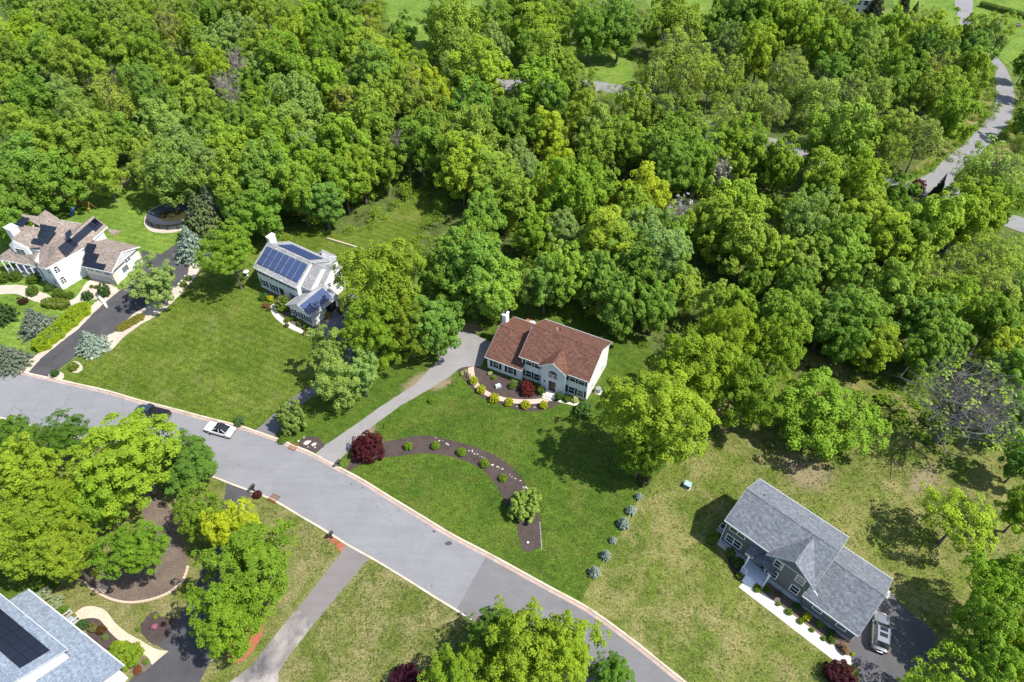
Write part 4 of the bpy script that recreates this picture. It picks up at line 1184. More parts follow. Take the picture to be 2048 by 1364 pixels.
# tan-roofed house
for i, (u, v, r) in enumerate([(5, 556, 13), (32, 552, 13), (65, 558, 12), (78, 553, 10), (64, 582, 12), (117, 589, 13), (139, 591, 9)]):
    shrub(u, v, r, (0.10, 0.17, 0.022), ['ball bush at the left edge by the shaded porch', 'ball bush in front of the porch, second from the edge', 'ball bush at the porch corner', 'bluish ball bush by the porch steps', 'ball bush on the gravel bend',
                                         'ball bush under the arched window', 'small ball bush right of the arched window'][i], 'ball', 0.9)
shrub(98, 576, 9, DKG, 'dark shrub at the foot of the angled wall', 'loose')
shrub(207, 581, 12, (0.06, 0.13, 0.03), 'upright cone shrub by the garage stairs', 'ball', 1.5)
shrub(183, 573, 4, GRN, 'tiny green bush on the gravel by the garage wall', 'ball')
shrub(192, 574, 4, (0.22, 0.16, 0.06), 'tiny tan bush on the gravel by the garage wall', 'ball')
shrub(46, 602, 9, (0.06, 0.03, 0.02), 'dark brown-red bush on the lawn left of the hedges', 'loose')
shrub(174, 592, 11, (0.055, 0.12, 0.03), 'dark clipped bush at the top end of the lime hedge', 'ball', 1.0)
shrub(147, 733, 10, (0.17, 0.24, 0.02), 'lime ball bush in the gravel circle', 'ball', 0.95)
shrub(109, 747, 9, (0.055, 0.13, 0.03), 'dark green bush at the kerb beside the dark driveway', 'loose')
shrub(377, 556, 6.5, GRN, 'small olive ball at the top of the gravel strip', 'ball')
shrub(367, 568, 7, (0.14, 0.22, 0.02), 'small lime ball at the top of the gravel strip', 'ball')
def hedge(a, b, r, h, col, label, seed, n=26):
    """clipped long hedge between two ground pixels"""
    rng = np.random.default_rng(seed)
    A, B = px(*a).to_2d(), px(*b).to_2d()
    d = (B - A); L = d.length; d.normalize(); s = Vector((-d.y, d.x))
    Rm = r
    P, N, S, T = [], [], [], []
    for i in range(int(L * n * 22)):
        t = rng.uniform(0, 1); w = rng.uniform(-1, 1)
        side = rng.integers(0, 3)
        ww = w * Rm if side == 0 else (Rm if side == 1 else -Rm)
        zz = h if side == 0 else rng.uniform(0.05, 1) * h
        end = min(1, min(t, 1 - t) * L / Rm * 0.9 + 0.25)
        ww *= end * (1 + 0.10 * math.sin(t * 23) + 0.07 * math.sin(t * 51 + 2))
        zz *= (0.75 + 0.25 * end) * (1 - 0.22 * (ww / Rm) ** 2)
        q = A + d * (t * L) + s * ww
        P.append((q.x - A.x + rng.normal(0, 0.05), q.y - A.y + rng.normal(0, 0.05), zz + rng.normal(0, 0.05)))
        nn = Vector((0, 0, 1)) if side == 0 else Vector((s.x, s.y, 0.4)) * (1 if side == 1 else 1) * (1 if ww > 0 else -1)
        N.append((nn.x + rng.normal(0, 0.4), nn.y + rng.normal(0, 0.4), abs(nn.z) + 0.4 + rng.normal(0, 0.3)))
        S.append(rng.uniform(0.07, 0.16)); T.append(0.5 + 0.2 * math.sin(t * 40 + w * 5) + rng.normal(0, 0.2))
    o = link('hedge', leaf_mesh('hedge', np.array(P), np.array(N), np.array(S), np.array(T), rng), None, (A.x, A.y, 0))
    o.color = (*col, 1)
    return tag(o, label, 'hedge')
hedge((74, 704), (178, 614), 1.45, 1.5, (0.26, 0.36, 0.014), 'long lime green clipped hedge beside the dark driveway', 1)
hedge((88, 608), (140, 614), 0.9, 1.1, (0.15, 0.21, 0.02), 'short curved green hedge behind the long lime hedge', 2)
hedge((236, 662), (288, 632), 0.75, 0.55, (0.20, 0.20, 0.03), 'low yellow and brown hedge on the gravel right of the driveway', 3)
hedge((1958, 12), (2060, 40), 0.9, 1.6, (0.12, 0.20, 0.03), 'straight clipped hedge across the top right lawn', 4)
# grey house bed
for i, (u, v, r, c, f) in enumerate([(1515, 1177, 8, BOX, 'ball'), (1536, 1180, 6, GRN, 'ball'), (1555, 1187, 6, (0.15, 0.14, 0.05), 'loose'), (1569, 1177, 6, BOX, 'loose'), (1556, 1208, 4.5, BOX, 'ball'), (1578, 1224, 7, BOX, 'ball'), (1594, 1213, 8, DKG, 'loose'),
                                     (1614, 1233, 9, LIMEB, 'loose'), (1601, 1242, 6.5, BOX, 'ball'), (1641, 1249, 8, BOX, 'loose'), (1624, 1260, 5, BOX, 'ball'), (1662, 1265, 7, DKG, 'loose'), (1647, 1277, 5, BOX, 'ball'), (1663, 1280, 8, GRN, 'ball'),
                                     (1687, 1298, 11, (0.24, 0.16, 0.09), 'loose'), (1705, 1308, 4, LIMEB, 'loose')]):
    shrub(u, v, r, c, '%s plant of the grey house front bed, counted from the porch' % ORD[i], f, group='front bed plants of the grey house')
for u, v, r, lab in [(1425, 1077, 12, 'green shrub in the shadow left of the grey house'), (1461, 1105, 10, 'light green shrub at the left front corner of the grey house'), (1478, 1152, 7, 'small lime bush left of the grey porch'), (1475, 1125, 12, 'dark shrub in the shade left of the grey porch')]:
    shrub(u, v, r, GRN if 'dark' not in lab else DKG, lab, 'loose')
# pale-blue-roofed house
shrub(252, 1308, 34, (0.18, 0.27, 0.02), 'big lime green bush by the pale-blue roof corner', 'loose', 0.8)
shrub(88, 1190, 16, (0.30, 0.36, 0.20), 'pale variegated bush behind the pale-blue roof', 'loose', 0.9)
shrub(112, 1206, 16, (0.28, 0.34, 0.18), 'second pale variegated bush along the pale-blue roof', 'loose', 0.9)
shrub(126, 1222, 11, (0.12, 0.22, 0.03), 'green bush beside the white entrance steps', 'loose')
shrub(165, 1250, 11, (0.07, 0.15, 0.04), 'dark green ball in the bed by the white steps', 'ball')
shrub(203, 1260, 10, (0.10, 0.06, 0.02), 'brown bush in the bed by the tan path', 'loose')
shrub(186, 1256, 9, (0.16, 0.17, 0.05), 'olive plant in the bed by the white steps', 'loose')
shrub(211, 1274, 6, (0.14, 0.22, 0.05), 'small green plant in the bed under the pale-blue eave', 'loose')
shrub(309, 1253, 6, (0.45, 0.16, 0.28), 'pink flowering plant beside the black driveway', 'loose')
shrub(311, 1233, 5, BOX, 'small green plant above the pink flowers', 'loose')
shrub(327, 1248, 5, (0.05, 0.02, 0.02), 'dark red small plant right of the pink flowers', 'ball')
shrub(277, 1259, 5, GRN, 'small green plant at the left tip of the flower bed', 'loose')
shrub(292, 1324, 6, GRN, 'small green plant at the end of the tan path', 'loose')
shrub(275, 1340, 9, (0.20, 0.07, 0.03), 'reddish brown plant at the corner of the white wall', 'loose')
shrub(1834, 376, 16, (0.12, 0.03, 0.05), 'dark red small tree at the road junction', 'maple', 1.3, name='red_tree', cat='tree')
# scrub on the rough ground right of the oaks
rs = random.Random(3)
for i in range(26):
    t = i / 25
    u = 1600 + 290 * t + rs.uniform(-5, 5); v = 720 + 150 * t + rs.uniform(-22, 30)
    shrub(u, v, rs.uniform(9, 20), rs.choice([(0.20, 0.31, 0.03), (0.24, 0.31, 0.05), (0.17, 0.28, 0.03), (0.30, 0.30, 0.10)]), '%s scrub bush along the rough edge of the right wood, from the left' % ORD[i], 'loose', 0.6, group='scrub bushes at the right wood edge')
# ------------------------------------------------------------------ houses
M['trim'] = plain('grey_white_trim', (0.50, 0.52, 0.54), 0.5, 0, 0.04)
M['sid_white'] = siding_mat('white_siding', (0.80, 0.80, 0.79))
M['sid_grey'] = siding_mat('grey_siding', (0.135, 0.145, 0.150))
M['sid_cream'] = siding_mat('cream_siding', (0.70, 0.66, 0.55))
M['found'] = plain('foundation', (0.42, 0.42, 0.41), 0.9, 0, 0.15)
M['roof_brown'] = shingle_mat('brown_shingle', (0.108, 0.052, 0.037), (0.168, 0.086, 0.062))
M['roof_grey'] = shingle_mat('grey_shingle', (0.130, 0.143, 0.163), (0.192, 0.207, 0.231))
M['roof_lgrey'] = shingle_mat('light_grey_shingle', (0.26, 0.26, 0.265), (0.36, 0.36, 0.37))
M['roof_tan'] = shingle_mat('tan_shingle', (0.200, 0.160, 0.132), (0.33, 0.275, 0.235))
M['roof_blue'] = shingle_mat('pale_blue_shingle', (0.20, 0.24, 0.30), (0.25, 0.30, 0.365))
M['pv_blue'] = panel_mat('blue_cells', (0.035, 0.060, 0.150), (0.045, 0.075, 0.175), (0.10, 0.13, 0.22))
M['pv_black'] = panel_mat('black_cells', (0.010, 0.013, 0.026), (0.013, 0.017, 0.032), (0.03, 0.034, 0.05))
M['pv_frame'] = plain('pv_frame', (0.03, 0.045, 0.10), 0.4)
M['alu'] = plain('aluminium_frame', (0.55, 0.56, 0.58), 0.4, 0.6)
M['door_white'] = plain('door_white', (0.78, 0.78, 0.78), 0.45, 0, 0.03)
M['door_dark'] = plain('door_dark', (0.03, 0.025, 0.025), 0.4)

def frame3(o, org, X, Y):
    """place an object so that its local x, y run along X, Y (relative to its parent)"""
    X = Vector(X).normalized(); Z = X.cross(Vector(Y)).normalized(); Y = Z.cross(X)
    m = Matrix((X, Y, Z)).transposed().to_4x4()
    m.translation = org
    o.matrix_local = m
    return o

def gable(root, x0, x1, y0, y1, ez, rz, axis='x', over=0.40, rake=0.30, wall='sid_white', roof='roof_brown', zb=0.0, trim=True):
    """block with a gable roof. ez is the height of the eave edge, rz of the ridge; walls x0..x1, y0..y1; ridge runs along axis"""
    T = (lambda a, b, c: (a, b, c)) if axis == 'x' else (lambda a, b, c: (b, a, c))
    a0, a1, b0, b1 = (x0, x1, y0, y1) if axis == 'x' else (y0, y1, x0, x1)
    bm = (b0 + b1) / 2
    half = (b1 - b0) / 2
    sl = (rz - ez) / (half + over)
    we = ez + sl * over - 0.14
    wr = rz - 0.14
    m = MB()
    sec = [(b0, zb), (b1, zb), (b1, we), (bm, wr), (b0, we)]
    v = [T(a0, b, z) for b, z in sec] + [T(a1, b, z) for b, z in sec]
    f = [(0, 1, 2, 3, 4), (9, 8, 7, 6, 5)] + [(i, i + 5, (i + 1) % 5 + 5, (i + 1) % 5) for i in range(5)]
    if axis == 'x': f = [tuple(reversed(q)) for q in f]
    # (orientation fixed by recalc below)
    m.add(v, f)
    w = m.build('wall', M[wall], root)
    r = MB()
    e0, e1 = b0 - over, b1 + over
    r.slab([T(a0 - rake, e0, ez), T(a1 + rake, e0, ez), T(a1 + rake, bm, rz), T(a0 - rake, bm, rz)], 0.14)
    r.slab([T(a1 + rake, e1, ez), T(a0 - rake, e1, ez), T(a0 - rake, bm, rz), T(a1 + rake, bm, rz)], 0.14)
    rf_ = r.build('roof', M[roof], root)
    if trim:
        g = MB()
        for e, s in ((e0, -1), (e1, 1)):
            q = sorted((e + s * 0.003, e + s * 0.08))
            g = MB()
            if axis == 'x': g.box(a0 - rake, a1 + rake, q[0], q[1], ez - 0.17, ez + 0.01)
            else: g.box(q[0], q[1], a0 - rake, a1 + rake, ez - 0.17, ez + 0.01)
            g.build('gutter', M['trim'], rf_)
        for a, s in ((a0 - rake, -1), (a1 + rake, 1)):
            q = (a + s * 0.003, a + s * 0.025)
            for e in (e0, e1):
                pts = [T(q[0], e, ez + 0.01), T(q[1], e, ez + 0.01), T(q[1], bm, rz + 0.01), T(q[0], bm, rz + 0.01)]
                k = MB(); k.slab(pts, 0.16)
                k.build('rake_board', M['trim'], rf_)
        c = MB()
        c.slab([T(a0 - rake, bm - 0.13, rz - 0.03), T(a1 + rake, bm - 0.13, rz - 0.03), T(a1 + rake, bm, rz + 0.035), T(a0 - rake, bm, rz + 0.035)], 0.04)
        c.slab([T(a1 + rake, bm + 0.13, rz - 0.03), T(a0 - rake, bm + 0.13, rz - 0.03), T(a0 - rake, bm, rz + 0.035), T(a1 + rake, bm, rz + 0.035)], 0.04)
        c.build('ridge_cap', M[roof], rf_)
    return w, rf_, sl

_wc = {}
def window(root, p, ang, w=0.95, h=1.35, shut=True, mull=1, arch=False, frame='white', sh_mat='shutter'):
    """window on a wall: p = centre on the wall face, ang = direction the wall faces (local)"""
    key = (w, h, mull, arch, frame)
    if key not in _wc:
        f = MB(); t = 0.09
        f.box(-w / 2 - t, w / 2 + t, -0.07, 0.0, -h / 2 - t, -h / 2); f.box(-w / 2 - t, w / 2 + t, -0.07, 0.0, h / 2, h / 2 + t)
        f.box(-w / 2 - t, -w / 2, -0.07, 0.0, -h / 2, h / 2); f.box(w / 2, w / 2 + t, -0.07, 0.0, -h / 2, h / 2)
        f.box(-w / 2, w / 2, -0.055, -0.0, -0.03, 0.03)
        for k in range(1, mull):
            x = -w / 2 + w * k / mull
            f.box(x - 0.05, x + 0.05, -0.06, -0.0, -h / 2, h / 2)
        if arch:
            n = 10
            for i in range(n):
                a, b = math.pi * i / n, math.pi * (i + 1) / n
                ro, ri = w / 2 + t, w / 2
                q = [(ri * math.cos(a), ri * math.sin(a)), (ro * math.cos(a), ro * math.sin(a)), (ro * math.cos(b), ro * math.sin(b)), (ri * math.cos(b), ri * math.sin(b))]
                z0 = h / 2 + t
                f.add([(x, -0.07, z0 + z) for x, z in q] + [(x, 0.0, z0 + z) for x, z in q], [(0, 3, 2, 1), (4, 5, 6, 7), (0, 1, 5, 4), (1, 2, 6, 5), (2, 3, 7, 6), (3, 0, 4, 7)])
        g = MB(); g.box(-w / 2, w / 2, -0.03, 0.01, -h / 2, h / 2)
        if arch:
            pts = [(w / 2 * math.cos(math.pi * i / 10), w / 2 * math.sin(math.pi * i / 10) + h / 2 + t) for i in range(11)]
            g.add([(x, -0.03, z) for x, z in pts], [tuple(range(10, -1, -1))])
        s = MB(); s.box(-0.19, 0.19, -0.05, 0.0, -h / 2 - 0.06, h / 2 + 0.06)
        for k in range(1, 8): s.box(-0.15, 0.15, -0.06, -0.045, -h / 2 + h * k / 8 - 0.03, -h / 2 + h * k / 8 + 0.03)
        _wc[key] = (f.mesh('window', M[frame]), g.mesh('pane', M['glass']), s.mesh('shutter', M[sh_mat]))
    fm, gm, sm = _wc[key]
    o = link('window', fm, root, p, ang + math.pi / 2)
    link('pane', gm, o)
    if shut:
        for s in (-1, 1): link('shutter', sm, o, (s * (w / 2 + 0.32), 0, 0))
    return o
FR, BK, RT, LF = -math.pi / 2, math.pi / 2, 0.0, math.pi      # a wall facing -y, +y, +x, -x

_pv = {}
def pv_grid(root, org, X, Y, cols, rows, w, h, gx, gy, mat, label=None, skip=()):
    """individual solar panels laid on a roof plane: org = top left corner, X along the ridge, Y down the slope"""
    X = Vector(X).normalized(); Y = Vector(Y).normalized()
    N = Y.cross(X)
    if N.z < 0: N = -N
    key = (w, h, mat)
    if key not in _pv:
        a = MB(); a.box(0, w, 0, h, 0, 0.035)
        b = MB(); t = 0.025; b.box(t, w - t, t, h - t, 0.03, 0.039)
        _pv[key] = (a.mesh('solar_panel', M['pv_frame'] if mat == 'pv_blue' else M['black']), b.mesh('cells', M[mat]))
    for i in range(cols):
        for j in range(rows):
            if (i, j) in skip: continue
            p = Vector(org) + X * (i * (w + gx)) + Y * (j * (h + gy)) + N * 0.10
            o = link('solar_panel', _pv[key][0], root)
            if X.cross(Y).z > 0: frame3(o, p, X, Y)
            else: frame3(o, p + Y * h, X, -Y)
            link('cells', _pv[key][1], o)

def vent_pipe(root, p, h=0.5, r=0.06, mat='white'):
    m = MB(); m.tube((0, 0, -0.2), (0, 0, h), r, r, 8); m.tube((0, 0, -0.1), (0, 0, 0.05), r * 2.2, r * 1.2, 8)
    return m.build('vent_pipe', M[mat], root, False, p)

def railing(root, pts, h=0.95, mat='black', name='railing', step=0.16):
    m = MB()
    for a, b in zip(pts, pts[1:]):
        a, b = Vector(a), Vector(b)
        m.tube(a + Vector((0, 0, h)), b + Vector((0, 0, h)), 0.035, 0.035, 5)
        m.tube(a + Vector((0, 0, 0.1)), b + Vector((0, 0, 0.1)), 0.025, 0.025, 5)
        n = max(2, int((b - a).length / step))
        for i in range(n + 1):
            q = a.lerp(b, i / n); m.tube(q, q + Vector((0, 0, h)), 0.014 if 0 < i < n else 0.05, None, 4)
    return m.build(name, M[mat], root)

# ---- brown-roofed house
HB = empty('house', (11.37, 67.35, 0), math.radians(-27.16), 'white two-storey house with brown shingle roof in the middle', 'house')
gable(HB, -10.9, 0.05, -0.35, 8.15, 4.9, 7.55)
gable(HB, -16.6, -10.6, -1.05, 8.45, 2.75, 5.35, rake=0.25)
# entrance projection with its own gable
m = MB(); m.box(-7.3, -3.4, -1.0, -0.30, 0, 5.2); m.add([(-7.3, -1.0, 5.2), (-3.4, -1.0, 5.2), (-5.35, -1.0, 6.55)], [(0, 1, 2)])
m.build('entrance_bay', siding_mat('bay_siding', (0.74, 0.77, 0.78)), HB)
m = MB()
sl = (7.55 - 4.9) / 4.65
def main_roof_y(z): return -0.75 + (z - 4.9) / sl
for s in (-1, 1):
    xe = -5.35 + s * 2.3
    m.slab([(xe, -1.35, 5.08), (-5.35, -1.35, 6.75), (-5.35, main_roof_y(6.72), 6.75), (xe, main_roof_y(5.02), 5.08)], 0.13)
pr = m.build('roof', M['roof_brown'], HB)
m = MB()
for s in (-1, 1):
    xe = -5.35 + s * 2.3
    m.slab([(xe, -1.353, 5.09), (xe, -1.39, 5.09), (-5.35, -1.39, 6.76), (-5.35, -1.353, 6.76)], 0.2)
m.build('rake_board', M['white'], pr)
for x in (-9.7, -8.25): window(HB, (x, -0.35, 4.0), FR); window(HB, (x, -0.35, 1.35), FR)
for x in (-2.4, -0.95): window(HB, (x, -0.35, 4.0), FR); window(HB, (x, -0.35, 1.35), FR)
for x in (-15.1, -12.5): window(HB, (x, -1.05, 1.45), FR, 0.95, 1.4)
window(HB, (-5.35, -1.0, 3.55), FR, 1.5, 0.7, False, 2, True)
d = MB(); d.box(-5.95, -4.75, -1.06, -1.0, 0.30, 2.45)
dd = d.build('door', M['door_dark'], HB)
d = MB(); d.box(-6.05, -5.95, -1.10, -1.0, 0.3, 2.5); d.box(-4.75, -4.65, -1.10, -1.0, 0.3, 2.5); d.box(-6.05, -4.65, -1.10, -1.0, 2.5, 2.62)
d.build('door_frame', M['white'], dd)
d = MB(); d.box(-4.95, -4.88, -1.12, -1.06, 1.2, 1.3); d.build('handle', M['chrome'], dd)
d = MB(); d.box(-6.4, -4.3, -2.4, -1.0, 0, 0.28); d.box(-6.2, -4.5, -2.8, -2.4, 0, 0.14)
d.build('front_step', M['pale_concrete'], HB)
d = MB(); d.box(-6.75, -6.6, -1.12, -1.0, 1.7, 2.05); d.build('wall_lamp', M['black'], HB)
for y, z in ((1.8, 1.5), (6.0, 1.5), (4.0, 4.2)): window(HB, (0.05, y, z), RT, 0.6, 0.95 if z < 3 else 0.7, False)
for a_, b_ in (((-3.32, -1.05, 0.1), (-3.32, -1.05, 5.0)), ((-10.5, -1.12, 0.1), (-10.5, -1.12, 2.7)), ((0.0, -0.44, 0.1), (0.0, -0.44, 4.85))):
    d = MB(); d.tube(a_, b_, 0.05, None, 6); d.build('downspout', M['white'], HB)
d = MB(); d.box(-17.25, -16.55, 5.2, 6.3, 0, 6.0); d.box(-17.32, -16.48, 5.13, 6.37, 6.0, 6.1)
ch = d.build('chimney', M['sid_white'], HB)
d = MB(); d.tube((-16.9, 5.75, 6.1), (-16.9, 5.75, 6.5), 0.16, 0.16, 10); d.tube((-16.9, 5.75, 6.5), (-16.9, 5.75, 6.6), 0.24, 0.24, 10)
d.build('chimney_cap', M['black'], ch)
vent_pipe(HB, (-7.7, 5.3, 6.75), 0.55); vent_pipe(HB, (-7.3, 5.7, 6.45), 0.7, 0.05, 'black')
for k in range(14):      # rear deck boards
    y = 8.55 + k * 0.22
    d = MB(); d.box(-15.9, -11.2, y, y + 0.20, 0.62, 0.68); d.build('deck_board', M['wood'], HB)
for x in (-15.7, -13.5, -11.4):
    d = MB(); d.box(x, x + 0.14, 11.3, 11.44, 0, 0.62); d.build('deck_post', M['wood'], HB)
railing(HB, [(-15.85, 8.6, 0.68), (-15.85, 11.5, 0.68), (-11.3, 11.5, 0.68), (-11.3, 8.9, 0.68)], 0.95, 'black')
for y in (1.8, 5.6):     # garage doors on the drive side
    d = MB(); d.box(-16.66, -16.6, y - 1.3, y + 1.3, 0.03, 2.2)
    g = d.build('garage_door', M['door_white'], HB)
    d = MB()
    for k in range(1, 4): d.box(-16.68, -16.66, y - 1.25, y + 1.25, 0.05 + k * 0.54, 0.08 + k * 0.54)
    d.build('panel_joint', M['found'], g)
# things beside it
ac = empty('air_conditioner', tuple((HB.location + Matrix.Rotation(HB.rotation_euler.z, 3, 'Z') @ Vector((1.0, 2.2, 0)))), HB.rotation_euler.z, 'grey air conditioner unit at the right wall of the brown-roofed house', 'air conditioner')
d = MB(); d.tube((0, 0, 0.08), (0, 0, 0.95), 0.42, 0.42, 16); d.build('casing', plain('ac_grey', (0.42, 0.44, 0.45), 0.5, 0.3), ac)
d = MB(); d.box(-0.5, 0.5, -0.5, 0.5, 0, 0.08); d.build('pad', M['concrete'], ac)
d = MB()
for k in range(6): d.tube((-0.36, -0.3 + 0.12 * k, 0.97), (0.36, -0.3 + 0.12 * k, 0.97), 0.012, None, 4)
d.build('fan_grille', M['black'], ac)
tb = empty('patio_table', tuple((HB.location + Matrix.Rotation(HB.rotation_euler.z, 3, 'Z') @ Vector((-14.2, 10.2, 0.68)))), 0.3, 'small glass-topped table on the rear deck', 'table')
d = MB(); d.tube((0, 0, 0.68), (0, 0, 0.71), 0.6, 0.6, 16); d.build('table_top', plain('frosted_top', (0.42, 0.48, 0.5), 0.3), tb)
for k in range(4):
    d = MB(); a = k * math.pi / 2 + 0.4; d.tube((0.45 * math.cos(a), 0.45 * math.sin(a), 0), (0.4 * math.cos(a), 0.4 * math.sin(a), 0.68), 0.025, None, 5); d.build('leg', M['black'], tb)
p = px(996, 774)
d = MB(); d.box(-0.45, 0.45, -0.3, 0.3, 0, 0.35); d.box(-0.38, 0.38, -0.24, 0.24, 0.35, 0.5)
tag(d.build('utility_box', plain('pale_blue_plastic', (0.45, 0.52, 0.56), 0.5), None, False, (p.x, p.y, 0.028), 0.4), 'pale blue box on the mulch in front of the garage', 'utility box')

# ---- grey house
HG = empty('house', (38.73, 31.04, 0), math.radians(-44.13), 'grey-sided house with grey shingle roof at the lower right', 'house')
gable(HG, -17.6, -6.2, 0.75, 8.35, 5.1, 7.45, wall='sid_grey', roof='roof_grey')
gable(HG, -6.2, 0.05, 0.05, 8.55, 2.75, 5.6, wall='sid_grey', roof='roof_grey', rake=0.25)
# front cross gable
m = MB(); m.box(-11.6, -6.25, 0.35, 0.8, 0, 4.9); m.add([(-11.6, 0.35, 4.9), (-6.25, 0.35, 4.9), (-8.92, 0.35, 7.0)], [(0, 1, 2)])
m.build('front_gable', M['sid_grey'], HG)
m = MB()
slg = (7.45 - 5.1) / 4.2
def gry(z): return 0.35 + (z - 5.1) / slg
for s in (-1, 1):
    xe = -8.92 + s * 3.05
    m.slab([(xe, -0.15, 5.0), (-8.92, -0.15, 7.35), (-8.92, gry(7.3), 7.35), (xe, gry(5.0) + 0.3, 5.0)], 0.14)
cr = m.build('roof', M['roof_grey'], HG)
m = MB()
for s in (-1, 1):
    xe = -8.92 + s * 3.05
    m.slab([(xe, -0.153, 5.01), (xe, -0.2, 5.01), (-8.92, -0.2, 7.36), (-8.92, -0.153, 7.36)], 0.22)
m.build('rake_board', plain('blue_grey_trim', (0.26, 0.32, 0.37), 0.5), cr)
# porch roof and small gable
m = MB()
m.slab([(-14.0, -0.55, 2.95), (-11.7, -0.55, 2.95), (-11.7, 0.8, 3.75), (-14.0, 0.8, 3.75)], 0.14)
for s in (-1, 1):
    xe = -11.9 + s * 1.75
    if s > 0: m.slab([(xe, -0.75, 2.85), (-11.9, -0.75, 4.0), (-11.9, 0.8, 4.0), (xe, 0.8, 2.85)], 0.13)
    else: m.slab([(xe + 0.5, -0.70, 3.17), (-11.9, -0.75, 4.0), (-11.9, 0.8, 4.0), (xe + 0.5, 0.8, 3.17)], 0.13)
m.build('roof', M['roof_grey'], HG)
m = MB(); m.box(-13.5, -10.4, -1.3, 0.75, 0.0, 0.55); pd = m.build('porch_deck', plain('porch_paint', (0.60, 0.62, 0.66), 0.6), HG)
for x in (-13.4, -10.5):
    m = MB(); m.box(x - 0.1, x + 0.1, -0.6, -0.4, 0.55, 2.9); m.build('porch_post', M['white'], HG)
railing(HG, [(-13.45, -1.25, 0.55), (-13.45, 0.7, 0.55)], 0.9, 'white', 'railing', 0.18); railing(HG, [(-10.45, -1.25, 0.55), (-10.45, 0.3, 0.55)], 0.9, 'white', 'railing', 0.18); railing(HG, [(-13.45, -1.25, 0.55), (-12.8, -1.25, 0.55)], 0.9, 'white', 'railing', 0.18)
m = MB()
for k in range(3): m.box(-12.7, -11.3, -1.3 - 0.28 * (3 - k), -1.3, 0.0, 0.14 * (k + 1))
m.build('porch_step', M['white'], HG)
d = MB(); d.box(-12.6, -11.6, 0.68, 0.75, 0.58, 2.65); d.build('door', M['door_dark'], HG)
window(HG, (-10.95, 0.35, 1.7), FR, 0.5, 1.4, False)
for x, z in ((-16.0, 4.25), (-16.0, 1.75)): window(HG, (x, 0.75, z), FR, 2.0, 1.35, False, 2)
for x in (-10.3, -7.5): window(HG, (x, 0.35, 1.75), FR, 0.95, 1.35, False); window(HG, (x, 0.35, 4.1), FR, 0.95, 1.2, False)
for x in (-4.4, -1.5): window(HG, (x, 0.05, 1.75), FR, 1.0, 0.85, False)
for y in (2.3, 6.2):
    d = MB(); d.box(0.05, 0.11, y - 1.35, y + 1.35, 0.03, 2.25); d.build('garage_door', M['door_white'], HG)
for a_, b_ in (((0.1, -0.05, 0.1), (0.1, -0.05, 2.65)), ((-6.3, 0.28, 2.6), (-6.3, 0.28, 4.9)), ((-17.55, 0.68, 0.1), (-17.55, 0.68, 5.0)), ((-5.8, -0.18, 4.85), (-5.2, -0.05, 4.2))):
    d = MB(); d.tube(a_, b_, 0.05, None, 6); d.build('downspout', M['white'], HG)
m = MB(); m.box(-17.68, 0.13, 0.02, 0.75, 0, 0.45); m.build('foundation', M['found'], HG)
vent_pipe(HG, (-15.9, 5.5, 6.8), 0.45, 0.06, 'black')
acg = empty('air_conditioner', tuple((HG.location + Matrix.Rotation(HG.rotation_euler.z, 3, 'Z') @ Vector((-18.2, 2.2, 0)))), HG.rotation_euler.z, 'square air conditioner in the shade left of the grey house', 'air conditioner')
d = MB(); d.box(-0.42, 0.42, -0.42, 0.42, 0.08, 0.95); d.build('casing', plain('ac_beige', (0.45, 0.46, 0.45), 0.5, 0.2), acg)
d = MB(); d.box(-0.5, 0.5, -0.5, 0.5, 0, 0.08); d.build('pad', M['concrete'], acg)
d = MB(); d.tube((0, 0, 0.95), (0, 0, 0.98), 0.33, None, 14); d.build('fan_grille', M['black'], acg)

# ---- white solar house
HS = empty('house', (-37.98, 91.38, 0), math.radians(-32.29), 'white two-storey house with blue solar panels on a light grey roof', 'house')
_, _, sls = gable(HS, -7.25, 2.85, -1.75, 6.25, 4.75, 7.3, roof='roof_lgrey', over=0.38, rake=0.2)
gable(HS, 2.85, 4.85, -0.5, 6.0, 4.2, 6.75, roof='roof_lgrey', over=0.35, rake=0.12)
gable(HS, 4.85, 5.75, 1.7, 6.4, 4.1, 6.2, roof='roof_lgrey', over=0.35, rake=0.12)
gable(HS, 2.75, 8.0, -4.35, 1.7, 2.4, 4.05, axis='y', roof='roof_lgrey', over=0.35, rake=0.25)
# rear sunroom with a hip roof
m = MB(); m.box(-2.6, 0.9, 6.1, 9.6, 0, 2.6); m.build('sunroom_wall', M['sid_white'], HS)
m = MB(); c = (-0.85, 7.9, 4.1)
q = [(-3.0, 6.1, 2.6), (1.3, 6.1, 2.6), (1.3, 10.0, 2.6), (-3.0, 10.0, 2.6)]
m.slab([q[1], q[2], c], 0.12); m.slab([q[2], q[3], c], 0.12); m.slab([q[3], q[0], c], 0.12)
m.build('roof', M['roof_lgrey'], HS)
dn = Vector((0, -1, -sls)).normalized()
pv_grid(HS, (-6.95, 2.25 - 0.55, 7.3 - 0.55 * sls), (1, 0, 0), dn, 7, 2, 1.27, 1.74, 0.14, 0.0, 'pv_blue')
dn2 = Vector((0, 1, -sls)).normalized()
pv_grid(HS, (-5.6, 2.25 + 0.6, 7.3 - 0.6 * sls), (1, 0, 0), dn2, 7, 2, 1.05, 1.6, 0.05, 0.02, 'pv_blue')
slr = (4.05 - 2.4) / (2.625 + 0.35)
pv_grid(HS, (5.375 + 0.5, 0.95, 4.05 - 0.5 * slr), (0, -1, 0), Vector((1, 0, -slr)).normalized(), 4, 2, 1.26, 1.10, 0.13, 0.0, 'pv_blue')
for x in (-6.2, -4.2, -2.2, -0.2, 1.8): window(HS, (x, -1.75, 4.05), FR, 0.8, 1.05)
for x in (-6.0, -3.6, 1.4): window(HS, (x, -1.75, 1.45), FR, 0.85, 1.35)
